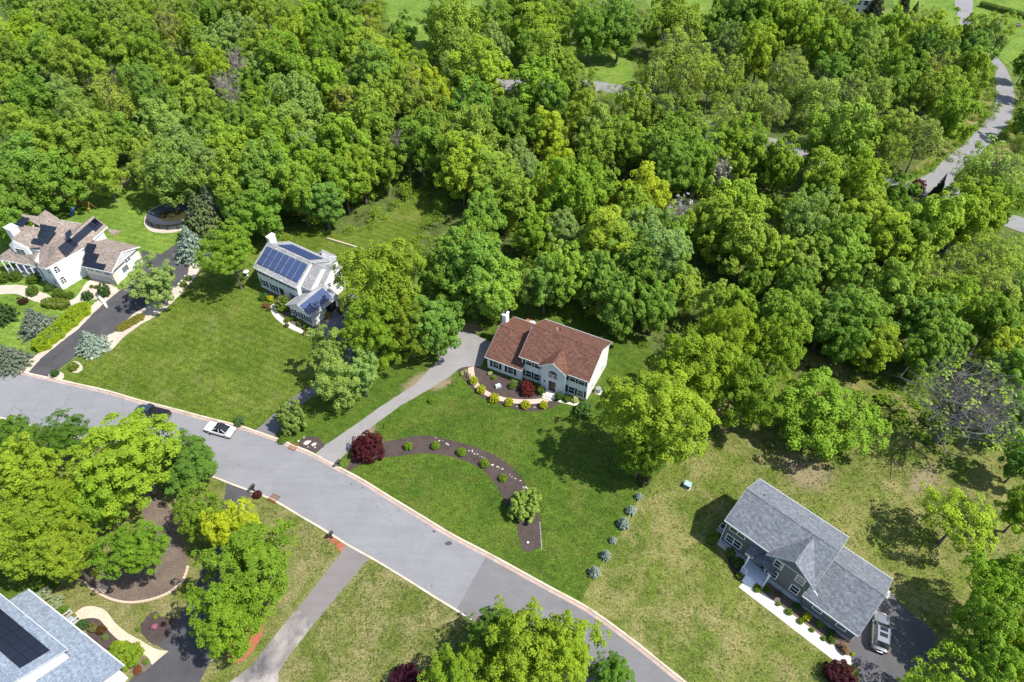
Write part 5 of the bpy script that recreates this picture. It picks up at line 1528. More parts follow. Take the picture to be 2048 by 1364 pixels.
d = MB(); d.box(-2.2, -1.2, -1.81, -1.75, 0.15, 2.2); d.build('door', M['door_dark'], HS)
d = MB(); d.box(-2.7, -0.7, -2.7, -1.75, 0, 0.15); d.build('front_step', M['concrete'], HS)
for x in (3.6, 5.0, 7.0): window(HS, (x, -4.35, 1.35), FR, 0.7, 1.15)
for y, z, s in ((5.2, 4.0, 0.8), (4.4, 1.6, 0.6), (2.6, 3.2, 0.7)): window(HS, (5.75, y, z), RT, s, s * 1.2, False)
d = MB(); d.box(8.0, 8.06, -4.0, -1.6, 0.03, 2.1); g = d.build('garage_door', M['door_white'], HS)
d = MB(); d.box(8.0, 8.04, -1.0, 1.3, 0.03, 2.1); d.build('garage_opening', M['black'], HS)
vent_pipe(HS, (3.7, 0.8, 5.35), 0.4)
vent_pipe(HS, (0.4, 8.4, 3.4), 0.35, 0.05)
d = MB(); d.box(-7.95, -7.2, 2.6, 4.0, 0, 8.0); d.box(-8.02, -7.13, 2.53, 4.07, 8.0, 8.12); d.build('chimney', M['sid_white'], HS)
for a_, b_ in (((2.8, -1.82, 0.1), (2.8, -1.82, 4.7)), ((7.95, -4.42, 0.1), (7.95, -4.42, 2.35))):
    d = MB(); d.tube(a_, b_, 0.05, None, 6); d.build('downspout', M['white'], HS)
RS = Matrix.Rotation(HS.rotation_euler.z, 3, 'Z')
def hs(x, y, z=0): return tuple(HS.location + RS @ Vector((x, y, z)))
def bin_(p, col, label):
    r = empty('wheelie_bin', p, rt.uniform(0, 6), label, 'bin')
    d = MB(); d.add([(-0.26, -0.3, 0.06), (0.26, -0.3, 0.06), (0.26, 0.26, 0.06), (-0.26, 0.26, 0.06), (-0.32, -0.36, 1.0), (0.32, -0.36, 1.0), (0.32, 0.36, 1.0), (-0.32, 0.36, 1.0)],
                    [(0, 3, 2, 1), (0, 1, 5, 4), (1, 2, 6, 5), (2, 3, 7, 6), (3, 0, 4, 7)])
    d.build('bin_body', plain('bin_' + label[:4], col, 0.5), r)
    d = MB(); d.box(-0.34, 0.34, -0.40, 0.38, 1.0, 1.06); d.build('lid', plain('lid_' + label[:4], tuple(c * 0.7 for c in col), 0.5), r)
    for s in (-1, 1):
        d = MB(); d.tube((s * 0.28, 0.3, 0.11), (s * 0.22, 0.3, 0.11), 0.11, None, 10); d.build('wheel', M['rubber'], r)
bin_(hs(8.9, 2.5), (0.03, 0.10, 0.42), 'blue wheelie bin behind the solar house garage')
bin_(hs(9.4, 3.2), (0.025, 0.05, 0.03), 'dark wheelie bin next to the blue bin')
def pot(p, label, col=(0.30, 0.13, 0.06), fol=(0.16, 0.10, 0.03), s=1.0):
    r = empty('potted_plant', p, 0, label, 'potted plant')
    d = MB(); d.tube((0, 0, 0), (0, 0, 0.4 * s), 0.2 * s, 0.3 * s, 12); d.build('pot', plain('clay_' + label[:6], col, 0.8), r)
    o = link('foliage', SHRUB['loose'][0], r, (0, 0, 0.62 * s), 0, (0.42 * s, 0.42 * s, 0.38 * s)); o.color = (*fol, 1)
pot(hs(8.7, -1.5), 'planter with tan foliage by the open garage door', (0.42, 0.30, 0.14), (0.30, 0.22, 0.06), 1.3)
pot(hs(9.5, 0.6), 'planter with dark foliage right of the open garage', (0.2, 0.08, 0.05), (0.12, 0.06, 0.05), 1.3)
pot(tuple(px(625, 669, 0.026)), 'flower pot at the right end of the white path', (0.3, 0.1, 0.06), (0.14, 0.10, 0.05), 0.8)
pot(tuple(px(611, 669, 0.026)), 'flower pot on the outer edge of the white path', (0.3, 0.1, 0.06), (0.20, 0.06, 0.05), 0.8)
p = px(495, 551)
sp = empty('garden_urn', p, 0, 'white garden urn on the lawn left of the solar house', 'urn')
d = MB(); d.tube((0, 0, 0), (0, 0, 0.5), 0.2, 0.12, 10); d.build('stem', M['white'], sp)
d = MB(); d.tube((0, 0, 0.5), (0, 0, 0.95), 0.18, 0.5, 12); d.build('bowl', M['white'], sp)

# ---- tan-roofed house at the left (angled wings)
Lc = Vector((-80.42, 92.84, 0))
def LP(x, y, z):
    q = px(x / 5.683, 380 + y / 5.683, z) - Lc
    return (q.x, q.y, z)
HL = empty('house', Lc, 0, 'large house with tan roof, angled wings and black solar panels at the left edge', 'house')
m = MB(); m.prism([(-1.6, 0.9), (0, 0.05), (2.9, 4.6), (4.6, 11.0), (1.2, 12.3), (-10.4, 12.8), (-10.6, 7.4), (-4.2, 5.0), (-3.7, 2.2)], 0, 4.95); m.build('wall', M['sid_white'], HL)
m = MB(); m.prism([(3.5, 3.4), (9.15, 1.55), (11.2, 8.4), (5.5, 10.2)], 0, 3.2); gw = m.build('garage_wall', M['sid_cream'], HL)
def roofpatch(pts, name='roof', mat='roof_tan', th=0.14):
    m = MB()
    P = [LP(*q) for q in pts]
    c = P[0]
    for i in range(1, len(P) - 1): m.slab([P[0], P[i], P[i + 1]], th)
    return m.build(name, M[mat], HL)
roofpatch([(655, 650, 7.2), (1055, 295, 7.4), (1222, 412, 5.2), (955, 655, 5.15), (520, 895, 5.0)])
roofpatch([(930, 385, 6.5), (1055, 295, 7.4), (655, 650, 7.2), (560, 640, 6.3)])
roofpatch([(560, 640, 6.3), (655, 650, 7.2), (520, 895, 5.0), (430, 872, 4.7), (452, 650, 5.7)])
roofpatch([(480, 430, 7.0), (215, 270, 7.9), (480, 305, 7.7), (930, 385, 6.5), (560, 640, 6.3), (452, 650, 5.7), (330, 660, 5.3), (140, 565, 6.5), (200, 470, 6.7), (190, 390, 7.4)])
roofpatch([(430, 300, 5.6), (515, 225, 5.9), (670, 325, 4.9), (640, 345, 4.9), (480, 312, 5.4)])
roofpatch([(430, 872, 3.0), (0, 795, 2.9), (-30, 760, 3.0), (130, 650, 4.3), (330, 735, 4.2), (446, 700, 4.5)])
roofpatch([(920, 865, 3.2), (1270, 940, 3.2), (1385, 702, 5.2), (985, 600, 5.2)])
roofpatch([(985, 600, 5.2), (1385, 702, 5.2), (1590, 640, 3.3), (1180, 545, 3.3)])
roofpatch([(1215, 435, 3.4), (1375, 465, 3.0), (1270, 520, 3.0)])
def edge_board(pts, label='fascia', th=0.22):
    m = MB()
    P = [Vector(LP(*q)) for q in pts]
    for a, b in zip(P, P[1:]):
        d_ = (b - a); n_ = Vector((-d_.y, d_.x, 0)).normalized() * 0.05
        m.slab([a + n_ * 0 + Vector((0, 0, 0.02)), b + Vector((0, 0, 0.02)), b + n_ + Vector((0, 0, 0.02)), a + n_ + Vector((0, 0, 0.02))], th)
    return m.build(label, M['white'], HL)
edge_board([(955, 657, 5.15), (520, 897, 5.0), (430, 874, 4.72)][::-1]); edge_board([(1060, 562, 5.2), (1222, 414, 5.2)]); edge_board([(430, 874, 3.0), (0, 797, 2.9)][::-1]); edge_board([(920, 867, 3.2), (1270, 942, 3.2)])
edge_board([(1270, 942, 3.2), (1385, 704, 5.2), (1590, 642, 3.3)]); edge_board([(640, 335, 4.9), (930, 384, 5.0)]); edge_board([(140, 567, 6.5), (330, 662, 5.3)])
# front gable face with window, chimney chase
A_, B_, C_, D_, E_ = LP(100, 625, 4.9), LP(140, 575, 6.35), LP(325, 672, 5.15), LP(345, 738, 4.05), LP(165, 705, 4.05)
m = MB(); back = Vector((0.5, 1.6, 0))
m.add([A_, B_, C_, D_, E_] + [tuple(Vector(q) + back) for q in (A_, B_, C_, D_, E_)], [(0, 1, 2, 3, 4), (5, 6, 7, 8, 9), (0, 4, 9, 5), (4, 3, 8, 9), (3, 2, 7, 8), (2, 1, 6, 7), (1, 0, 5, 6)])
m.build('gable_front', M['sid_white'], HL)
window(HL, tuple((Vector(LP(245, 690, 4.6)) + Vector((-0.05, -0.15, 0)))), FR - 0.29, 1.9, 1.0, False, 2)
m = MB(); q = Vector(LP(150, 470, 6.9)); m.box(-0.9, 0.9, -0.7, 0.7, -6.9, 0.9); m.box(-1.0, 1.0, -0.8, 0.8, 0.9, 1.02); m.build('chimney', M['sid_white'], HL, False, tuple(q), -0.5)
# porch posts, rail
for t in np.linspace(0, 1, 6):
    m = MB(); a = Vector(LP(20, 812, 2.75)).lerp(Vector(LP(425, 890, 2.85)), float(t)); m.box(a.x - 0.08, a.x + 0.08, a.y - 0.08, a.y + 0.08, 0, 2.75); m.build('porch_post', M['white'], HL)
railing(HL, [(-11.9, 4.9, 0.3), (-4.4, 2.75, 0.3)], 0.8, 'white', 'railing', 0.2)
m = MB(); m.prism([(-12.2, 4.7), (-4.3, 2.4), (-3.6, 4.4), (-11.0, 7.5)], 0, 0.3); m.build('porch_floor', M['found'], HL)
# angled bay windows
wa = math.atan2(4.55, 2.9) - math.pi / 2
for tt, z in ((0.16, 3.9), (0.16, 1.5)):
    window(HL, (2.9 * tt, 0.05 + 4.55 * tt, z), wa, 0.85, 0.8, False, 2, True)
fa = math.atan2(-0.85, 1.6) - math.pi / 2
for z in (3.9, 1.5): window(HL, (-0.8, 0.47, z), fa, 0.7, 0.9, False, 1, True)
ga = math.atan2(1.55 - 3.4, 9.15 - 3.5) - math.pi / 2
for t in (0.2, 0.5, 0.8): window(HL, (3.5 + 5.65 * t, 3.4 - 1.85 * t, 2.45), ga, 1.1, 0.75, False, 2, False, 'white')
m = MB(); m.prism([(3.47, 3.3), (9.2, 1.42), (9.22, 1.5), (3.5, 3.38)], 0, 1.15); m.build('foundation', M['found'], HL)
gr = math.atan2(8.4 - 1.55, 11.2 - 9.15) - math.pi / 2
for t in (0.3, 0.72):
    o = MB(); o.box(-1.25, 1.25, -0.06, 0.0, -1.05, 1.05)
    o.build('garage_door', M['door_white'], HL, False, (9.15 + 2.05 * t, 1.55 + 6.85 * t, 1.1), gr + math.pi / 2)
m = MB(); G0, G1, G2 = LP(1275, 935, 3.1), LP(1385, 712, 5.05), LP(1580, 650, 3.2)
m.add([G0, G1, G2], [(0, 1, 2)]); m.build('gable_end', M['sid_white'], HL)
window(HL, tuple(Vector(LP(1440, 790, 3.9)) + Vector((0.1, 0, 0))), gr, 1.3, 0.8, False, 2)
# solar panels on the tan roof
def on_plane(a, b, c, x, y):
    """point of the plane a,b,c seen at crop position x, y"""
    A, B, C = (Vector(LP(*q)) + Lc for q in (a, b, c))
    N = (B - A).cross(C - A)
    o = Vector((0, 0, CAM_H)); d_ = px(x / 5.683, 380 + y / 5.683, 0) - o
    return o + d_ * ((A - o).dot(N) / d_.dot(N)) - Lc
def pv_quad(pl, tl, tr, bl, cols, rows, mat='pv_black', skip=()):
    a, b, c = (on_plane(*pl, *q) for q in (tl, tr, bl))
    X, Y = (b - a), (c - a)
    Yp = Y - X.normalized() * Y.dot(X.normalized())
    w, h = round(X.length / cols - 0.02, 2), round(Yp.length / rows - 0.02, 2)
    pv_grid(HL, a, X, Yp, cols, rows, w, h, 0.02, 0.02, mat, None, skip)
PM = ((480, 430, 7.0), (480, 305, 7.7), (560, 640, 6.3))
PM2 = ((480, 430, 7.0), (452, 650, 5.7), (330, 660, 5.3))
PR = ((655, 650, 7.2), (1055, 295, 7.4), (1222, 412, 5.2))
PG = ((920, 865, 3.2), (1270, 940, 3.2), (1385, 702, 5.2))
pv_quad(PR, (765, 590), (1075, 318), (845, 640), 6, 1)
pv_quad(PR, (655, 655), (795, 545), (765, 733), 3, 2)
pv_quad(PR, (985, 398), (1075, 318), (1060, 495), 2, 2)
pv_quad(PG, (1000, 605), (1105, 622), (990, 700), 1, 2)
pv_quad(PG, (985, 700), (1135, 735), (965, 800), 2, 2)
pv_quad(PG, (962, 802), (1212, 850), (950, 868), 3, 1)
pv_quad(PM, (415, 380), (655, 425), (385, 580), 4, 3)
pv_quad(PM, (745, 495), (810, 445), (800, 535), 1, 1)
pv_quad(PM2, (300, 478), (395, 492), (298, 540), 1, 1)
pv_quad(PM2, (365, 545), (530, 580), (360, 610), 2, 1)
pv_quad(((215, 270, 7.9), (190, 390, 7.4), (480, 430, 7.0)), (250, 308), (345, 326), (230, 412), 1, 2)
# garage stairs and retaining wall
sg = px(207, 600)
for k in range(6):
    m = MB(); m.box(-0.9, 0.9, -0.16, 0.16, 0, 0.5 - 0.08 * k)
    p = px(199 + k * 2.6, 594 + k * 3.2); tag(m.build('stair_step', M['pale_concrete'], None, False, (p.x, p.y, 0.026), -0.95), '%s stone step down to the dark driveway, from the top' % ORD[k], 'step', 'stone steps by the garage')

# ---- pale-blue-roofed house, lower left corner
HK = empty('house', (-43.57, 28.40, 0), math.radians(-30.29), 'pale-blue-roofed white house with black solar panels in the lower left corner', 'house')
_, _, slk = gable(HK, -21.0, -3.75, -11.0, -2.5, 5.0, 7.35, roof='roof_blue', over=0.4, rake=0.3)
m = MB(); slp = 0.42
m.slab([(-15.3, -0.1, 2.75), (1.75, -0.1, 2.75), (1.75, -2.5, 2.75 + 2.4 * slp), (-15.3, -2.5, 2.75 + 2.4 * slp)], 0.14)
m.slab([(-3.4, -2.5, 2.75 + 2.4 * slp), (1.75, -2.5, 2.75 + 2.4 * slp), (1.75, -5.6, 2.75 + 5.5 * slp), (-3.4, -5.6, 2.75 + 5.5 * slp)], 0.14)
m.slab([(-3.4, -5.6, 2.75 + 5.5 * slp), (1.75, -5.6, 2.75 + 5.5 * slp), (1.75, -11.0, 2.75), (-3.4, -11.0, 2.75)], 0.14)
lr = m.build('roof', M['roof_blue'], HK)
m = MB(); m.box(-15.3, 1.75, -0.097, 0.01, 2.6, 2.77)
m.build('gutter', M['white'], lr)
m = MB(); sec = [(-10.6, 0), (-0.6, 0), (-0.6, 2.75 + 0.5 * slp - 0.2), (-5.6, 2.75 + 5.5 * slp - 0.2), (-10.6, 2.75 + 0.4 * slp - 0.2)]
m.add([(-3.7, b, z) for b, z in sec] + [(1.5, b, z) for b, z in sec], [(0, 1, 2, 3, 4), (5, 6, 7, 8, 9)] + [(i, (i + 1) % 5, (i + 1) % 5 + 5, i + 5) for i in range(5)]); m.build('garage_wall', M['sid_white'], HK)
for x in (-15.0, -12.0, -9.0, -6.0):
    m = MB(); m.box(x - 0.08, x + 0.08, -0.5, -0.34, 0.3, 2.65); m.build('porch_post', M['white'], HK)
m = MB(); m.box(-15.2, -3.8, -2.5, -0.3, 0, 0.4); m.build('porch_floor', M['found'], HK)
m = MB()
for k in range(3): m.box(-10.2, -9.0, -0.3 + 0.3 * k, 0.0 + 0.3 * k, 0, 0.36 - 0.12 * k)
m.build('entrance_step', plain('step_blue_grey', (0.30, 0.34, 0.40), 0.7), HK)
railing(HK, [(-10.35, -0.3, 0.3), (-10.35, 0.9, 0.05)], 0.8, 'white', 'railing', 0.2); railing(HK, [(-8.85, -0.3, 0.3), (-8.85, 0.9, 0.05)], 0.8, 'white', 'railing', 0.2)
window(HK, (1.5, -3.4, 1.6), RT, 0.9, 0.9, False)
for y in (-8.0,):
    m = MB(); m.box(1.5, 1.56, y - 1.9, y + 1.9, 0.03, 2.2); m.build('garage_door', M['door_white'], HK)
rdg = -6.75
pv_grid(HK, (-15.95, rdg + 0.95, 7.35 - 0.95 * slk), (1, 0, 0), Vector((0, 1, -slk)).normalized(), 7, 3, 1.62, 0.98, 0.02, 0.02, 'pv_black')
pv_grid(HK, (-6.9, rdg - 0.9, 7.35 - 0.9 * slk), (1, 0, 0), Vector((0, -1, -slk)).normalized(), 2, 2, 1.62, 0.98, 0.02, 0.02, 'pv_black')

# ---- far houses glimpsed at the top right and in the wood
p = px(1716, 34)
HF = empty('house', p, math.radians(-15), 'white house with dark windows at the top edge, far right', 'house')
gable(HF, -4.5, 4.5, 0, 8, 5.2, 8, roof='roof_grey')
for x in (-3.2, -1.2, 1.0, 3.0): window(HF, (x, 0, 4.2), FR, 1.2, 1.2, False); window(HF, (x, 0, 1.7), FR, 1.2, 1.4, False)
p = px(1420, 305)
HW = empty('garden_shed', p, math.radians(-20), 'white-sided shed glimpsed between trees by the through road', 'shed')
gable(HW, -2, 2, 0, 3.4, 2.7, 4.2, roof='roof_grey', over=0.25, rake=0.15); window(HW, (0, 0, 1.5), FR, 0.8, 0.9, False)
p = px(1446, 346)
HX = empty('garden_shed', p, math.radians(20), 'small blue-white roofed shed beside the blossoming tree', 'shed')
gable(HX, -1.6, 1.6, 0, 2.6, 2.4, 3.4, roof='roof_blue', over=0.25, rake=0.15); window(HX, (0, 0, 1.4), FR, 0.7, 0.8, False)
# ------------------------------------------------------------------ vehicles
def loft(stations, smooth=True):
    """stations: list of (x, [(y, z), ...]) closed half-symmetric outlines; returns MB"""
    m = MB()
    n = len(stations[0][1])
    v = []
    for x, sec in stations: v += [(x, y, z) for y, z in sec]
    f = []
    for i in range(len(stations) - 1):
        for j in range(n):
            a, b = i * n + j, i * n + (j + 1) % n
            f.append((a, b, b + n, a + n))
    f.append(tuple(range(n))); f.append(tuple(range(len(v) - 1, len(v) - n - 1, -1)))
    m.add(v, f)
    return m
def body_sec(w, zb, zt, r=0.12, tuck=0.06):
    """rounded car body section of half-width w between zb and zt"""
    h = zt - zb
    half = [(w - 0.10, zb), (w - 0.02, zb + 0.10), (w, zb + h * 0.45), (w - tuck * 0.6, zb + h * 0.8), (w - tuck - r, zt - 0.01), (w * 0.45, zt + 0.02)]
    return half + [(-y, z) for y, z in reversed(half)]
GLASS_CAR = glass_mat('car_glass', (0.012, 0.016, 0.018))
LAMP = plain('lamp_lens', (0.75, 0.76, 0.78), 0.15, 0, 0.05)
TAIL = plain('tail_lens', (0.45, 0.02, 0.02), 0.2, 0, 0.05)
_wheel = {}
def wheel(root, x, y, r=0.34, w=0.22):
    if r not in _wheel:
        t = MB(); t.tube((0, -w / 2, 0), (0, w / 2, 0), r, r, 18)
        h = MB(); h.tube((0, -w / 2 - 0.01, 0), (0, w / 2 + 0.01, 0), r * 0.62, r * 0.62, 14)
        for k in range(5):
            a = k * 2 * math.pi / 5
            h.box(-0.03, 0.03, -w / 2 - 0.02, w / 2 + 0.02, -0.05, 0.05)
        _wheel[r] = (t.mesh('tyre', M['rubber']), h.mesh('rim', M['chrome']))
    o = link('wheel', _wheel[r][0], root, (x, y, r))
    link('rim', _wheel[r][1], o)
def car(loc, ang, col, label, style='sedan', metal=0.3, roofcol=None, L=4.6, W=0.92):
    """front of the car along +x"""
    root = empty({'pickup': 'pickup_truck'}.get(style, 'car'), loc, ang, label, {'pickup': 'truck'}.get(style, 'car'))
    P = paint_mat('paint_' + label[:10], col, metal)
    hl = L / 2
    hood, belt = {'sedan': (0.80, 0.92), 'suv': (1.0, 1.10), 'pickup': (1.08, 1.15)}[style]
    zb = {'sedan': 0.22, 'suv': 0.28, 'pickup': 0.38}[style]
    top = {'sedan': 1.38, 'suv': 1.70, 'pickup': 1.88}[style]
    st = [(-hl, body_sec(W * 0.80, zb + 0.18, belt - 0.18)), (-hl + 0.10, body_sec(W * 0.93, zb + 0.06, belt - 0.06)), (-hl + 0.45, body_sec(W, zb, belt)), (-hl * 0.3, body_sec(W, zb, belt)), (hl * 0.30, body_sec(W, zb, belt)),
          (hl * 0.45, body_sec(W, zb, hood + 0.02)), (hl - 0.55, body_sec(W * 0.98, zb, hood - 0.04)), (hl - 0.18, body_sec(W * 0.88, zb + 0.06, hood - 0.14)), (hl, body_sec(W * 0.66, zb + 0.16, hood - 0.28))]
    b = loft(st).build('body', P, root, True)
    # glasshouse
    if style == 'sedan': c = [(-hl + 0.75, belt, 0.70), (-hl * 0.32, top, 0.56), (hl * 0.02, top, 0.58), (hl * 0.42, hood + 0.05, 0.74)]
    elif style == 'suv': c = [(-hl + 0.22, belt, 0.74), (-hl * 0.72, top, 0.64), (hl * 0.05, top + 0.01, 0.66), (hl * 0.44, hood + 0.04, 0.78)]
    else: c = [(-0.25, belt, 0.76), (-0.10, top, 0.66), (hl * 0.22, top, 0.67), (hl * 0.44, hood + 0.06, 0.78)]
    (x0, z0, w0), (x1, z1, w1), (x2, z2, w2), (x3, z3, w3) = c
    g = MB()
    wb = W - 0.10
    V = [(x0, -w0, z0 - 0.06), (x0, w0, z0 - 0.06), (x1, -w1, z1), (x1, w1, z1), (x2, -w2, z2), (x2, w2, z2), (x3, -w3, z3 - 0.06), (x3, w3, z3 - 0.06),
         (x0 + 0.1, -wb, belt - 0.02), (x0 + 0.1, wb, belt - 0.02), (x3 - 0.1, -wb, belt - 0.06), (x3 - 0.1, wb, belt - 0.06)]
    g.add(V, [(0, 1, 3, 2), (6, 4, 5, 7), (8, 0, 2), (8, 2, 4, 10), (10, 4, 6), (1, 9, 3), (9, 11, 5, 3), (11, 7, 5), (2, 3, 5, 4)])
    g.build('cabin_glass', GLASS_CAR, root)
    rp = MB(); e = 0.035
    rp.slab([(x1 - 0.02, -w1 - 0.01, z1 + e), (x2 + 0.02, -w2 - 0.01, z2 + e), (x2 + 0.02, w2 + 0.01, z2 + e), (x1 - 0.02, w1 + 0.01, z1 + e)], 0.06)
    ro = rp.build('roof', paint_mat('roof_' + label[:10], roofcol, 0.0, 0.6, 0.0) if roofcol else P, root)
    pl = MB()
    for s in (-1, 1):
        for a, b2 in (((x0, s * w0, z0), (x1, s * w1, z1)), ((x2, s * w2, z2), (x3, s * w3, z3)), (((x1 + x2) / 2, s * (w1 + 0.01), z1), ((x1 + x2) / 2 - 0.05, s * wb, belt))):
            pl.tube(a, b2, 0.04, 0.04, 5)
    pl.build('pillar', P, root)
    if style == 'suv':
        for cx in (0.02, 0.48):
            sr = MB(); xx = x1 + (x2 - x1) * (0.45 + cx * 0.85); sr.box(xx - 0.24, xx + 0.24, -0.42, 0.42, z1 + e + 0.004, z1 + e + 0.02); sr.build('sunroof', GLASS_CAR, ro)
        rr = MB()
        for s in (-1, 1): rr.tube((x1 + 0.1, s * w1 * 0.98, z1 + 0.09), (x2 - 0.1, s * w2 * 0.98, z2 + 0.09), 0.025, None, 6)
        rr.build('roof_rail', M['chrome'], ro)
    if style == 'pickup':
        t = MB(); t.box(-hl + 0.12, -0.32, -W + 0.14, W - 0.14, belt + 0.03, belt + 0.075)
        for k in range(3): t.box(-hl + 0.12 + k * 0.68, -hl + 0.15 + k * 0.68, -W + 0.15, W - 0.15, belt + 0.076, belt + 0.085)
        t.build('bed_cover', M['black'], root)
        t = MB(); t.box(-hl - 0.06, -hl + 0.04, -W * 0.78, W * 0.78, zb + 0.05, zb + 0.28); t.build('bumper', M['chrome'], root)
    for s in (-1, 1):
        h = MB(); h.box(hl - 0.34, hl - 0.10, s * W * 0.72 - 0.13, s * W * 0.72 + 0.13, hood - 0.34, hood - 0.20); h.build('headlight', LAMP, root)
        h = MB(); h.box(-hl - 0.012, -hl + 0.12, s * W * 0.72 - 0.12, s * W * 0.72 + 0.12, belt - 0.40, belt - 0.22); h.build('taillight', TAIL, root)
        h = MB(); h.box(x3 - 0.45, x3 - 0.30, s * (W + 0.09) - 0.09, s * (W + 0.09) + 0.09, belt - 0.02, belt + 0.14); h.build('mirror', P, root)
        for x in (-hl + 0.88, hl - 0.86): wheel(root, x, s * (W - 0.11), {'sedan': 0.33, 'suv': 0.36, 'pickup': 0.40}[style])
    return root
def line_ang(a, b):
    p, q = px(*a), px(*b); return math.atan2(q.y - p.y, q.x - p.x)
ra = line_ang((337, 822), (280, 808))
p = px(304, 819, 0.8); car((p.x + 0.2, p.y - 0.55, 0.022), ra, (0.045, 0.065, 0.10), 'dark blue pickup truck with black bed cover parked at the far kerb', 'pickup', 0.4, None, 5.6, 0.98)
ra2 = line_ang((470, 858), (405, 840))
p = px(440, 858, 0.6); car((p.x, p.y, 0.022), ra2, (0.80, 0.80, 0.79), 'white car with black roof parked at the far kerb', 'sedan', 0.0, (0.015, 0.015, 0.017), 4.7, 0.92)
p = px(380, 908, 0.7); car((p.x, p.y, 0.022), line_ang((350, 893), (410, 915)), (0.012, 0.018, 0.045), 'dark navy car parked at the near kerb under the tree', 'sedan', 0.3, None, 4.8, 0.92)
p = px(1763, 1262, 0.9); car((p.x, p.y, 0.020), math.atan2(33.8 - 30.1, 43.35 - 41.75), (0.30, 0.31, 0.33), 'silver grey SUV with sunroof in the grey house court', 'suv', 0.55, None, 4.75, 0.95)
p = px(694, 648, 0.8); car((p.x, p.y, 0.020), math.radians(95), (0.012, 0.013, 0.018), 'black SUV half under the trees in the solar house court', 'suv', 0.2, None, 4.6, 0.92)

# ------------------------------------------------------------------ pool, play set, fences
pc = px(350, 446)
pool = empty('above_ground_pool', (-68.0, 114.7, 0.02), 0, 'oval above-ground pool with black sagging cover', 'pool')
def oval(a, b, z, n=40): return [(a * math.cos(2 * math.pi * k / n), b * math.sin(2 * math.pi * k / n), z) for k in range(n)]
def rings(rs, close=False):
    m = MB(); n = len(rs[0])
    v = [q for r in rs for q in r]
    f = [(i * n + j, i * n + (j + 1) % n, (i + 1) * n + (j + 1) % n, (i + 1) * n + j) for i in range(len(rs) - 1) for j in range(n)]
    if close: f.append(tuple(range((len(rs) - 1) * n, len(rs) * n)))
    m.add(v, f); return m
PA, PB = 5.0, 3.6
rings([oval(PA, PB, 0), oval(PA, PB, 1.25)]).build('pool_wall', plain('pool_wall', (0.10, 0.11, 0.12), 0.5), pool)
rings([oval(PA + 0.12, PB + 0.12, 1.18), oval(PA + 0.14, PB + 0.14, 1.32), oval(PA - 0.12, PB - 0.12, 1.32)], False).build('top_rail', plain('rail_dark', (0.05, 0.055, 0.065), 0.4), pool)
M['cover'] = paint_mat('pool_cover', (0.055, 0.064, 0.085), 0.0, 0.38, 0.0)
rings([oval(PA - 0.05, PB - 0.05, 1.34), oval(PA * 0.88, PB * 0.86, 1.26), oval(PA * 0.74, PB * 0.70, 1.05), oval(PA * 0.58, PB * 0.54, 0.86), oval(PA * 0.3, PB * 0.3, 0.78)], True).build('cover', M['cover'], pool, True)
rings([oval(PA * 0.56, PB * 0.52, 0.88), oval(PA * 0.3, PB * 0.3, 0.88)], True).build('rain_puddle', paint_mat('murky_water', (0.045, 0.045, 0.020), 0, 0.06, 0.0), pool)
for k in range(16):
    a = 2 * math.pi * k / 16
    m = MB(); m.box(-0.06, 0.06, -0.09, 0.09, 0, 1.2); m.build('upright', plain('rail_dark2', (0.05, 0.055, 0.065), 0.4) if k == 0 else bpy.data.materials['rail_dark2'], pool, False, ((PA + 0.06) * math.cos(a), (PB + 0.06) * math.sin(a), 0), a)

p = px(166, 418)
ps = empty('play_set', p, math.radians(-20), 'wooden swing set with blue slide behind the tan-roofed house', 'play set')
m = MB()
for x in (-1.9, -0.5):
    for y in (-0.8, 0.8): m.box(x - 0.06, x + 0.06, y - 0.06, y + 0.06, 0, 2.3)
m.build('tower_post', M['wood'], ps)
m = MB(); m.box(-1.95, -0.45, -0.85, 0.85, 1.15, 1.22); m.build('platform', M['wood'], ps)
m = MB(); m.slab([(-2.1, -1.0, 2.25), (-0.3, -1.0, 2.25), (-0.3, 0, 2.85), (-2.1, 0, 2.85)], 0.05); m.slab([(-2.1, 1.0, 2.25), (-0.3, 1.0, 2.25), (-0.3, 0, 2.85), (-2.1, 0, 2.85)], 0.05); m.build('tower_roof', M['wood'], ps)
m = MB(); m.tube((-0.5, 0, 2.25), (2.6, 0, 2.25), 0.06, None, 6); m.tube((2.6, 0, 2.25), (2.9, -1.0, 0), 0.06, None, 6); m.tube((2.6, 0, 2.25), (2.9, 1.0, 0), 0.06, None, 6); m.build('swing_beam', M['wood'], ps)
M['blue_plastic'] = plain('blue_plastic', (0.06, 0.22, 0.50), 0.35); M['yellow_plastic'] = plain('yellow_plastic', (0.75, 0.55, 0.03), 0.4)
m = MB(); m.slab([(-1.0, -0.9, 1.25), (-0.5, -0.9, 1.25), (0.1, -3.0, 0.15), (-0.4, -3.0, 0.15)], 0.05)
for s in (0, 1): m.slab([(-1.0 + 0.5 * s, -0.9, 1.42), (-0.94 + 0.5 * s, -0.9, 1.42), (-0.34 + 0.5 * s, -3.0, 0.32), (-0.4 + 0.5 * s, -3.0, 0.32)], 0.22)
m.build('slide', M['blue_plastic'], ps)
for x in (0.6, 1.7):
    m = MB(); m.box(x - 0.25, x + 0.25, -0.12, 0.12, 0.5, 0.56); m.tube((x - 0.23, 0, 0.55), (x - 0.23, 0, 2.25), 0.015, None, 4); m.tube((x + 0.23, 0, 0.55), (x + 0.23, 0, 2.25), 0.015, None, 4); m.build('swing', M['yellow_plastic'], ps)

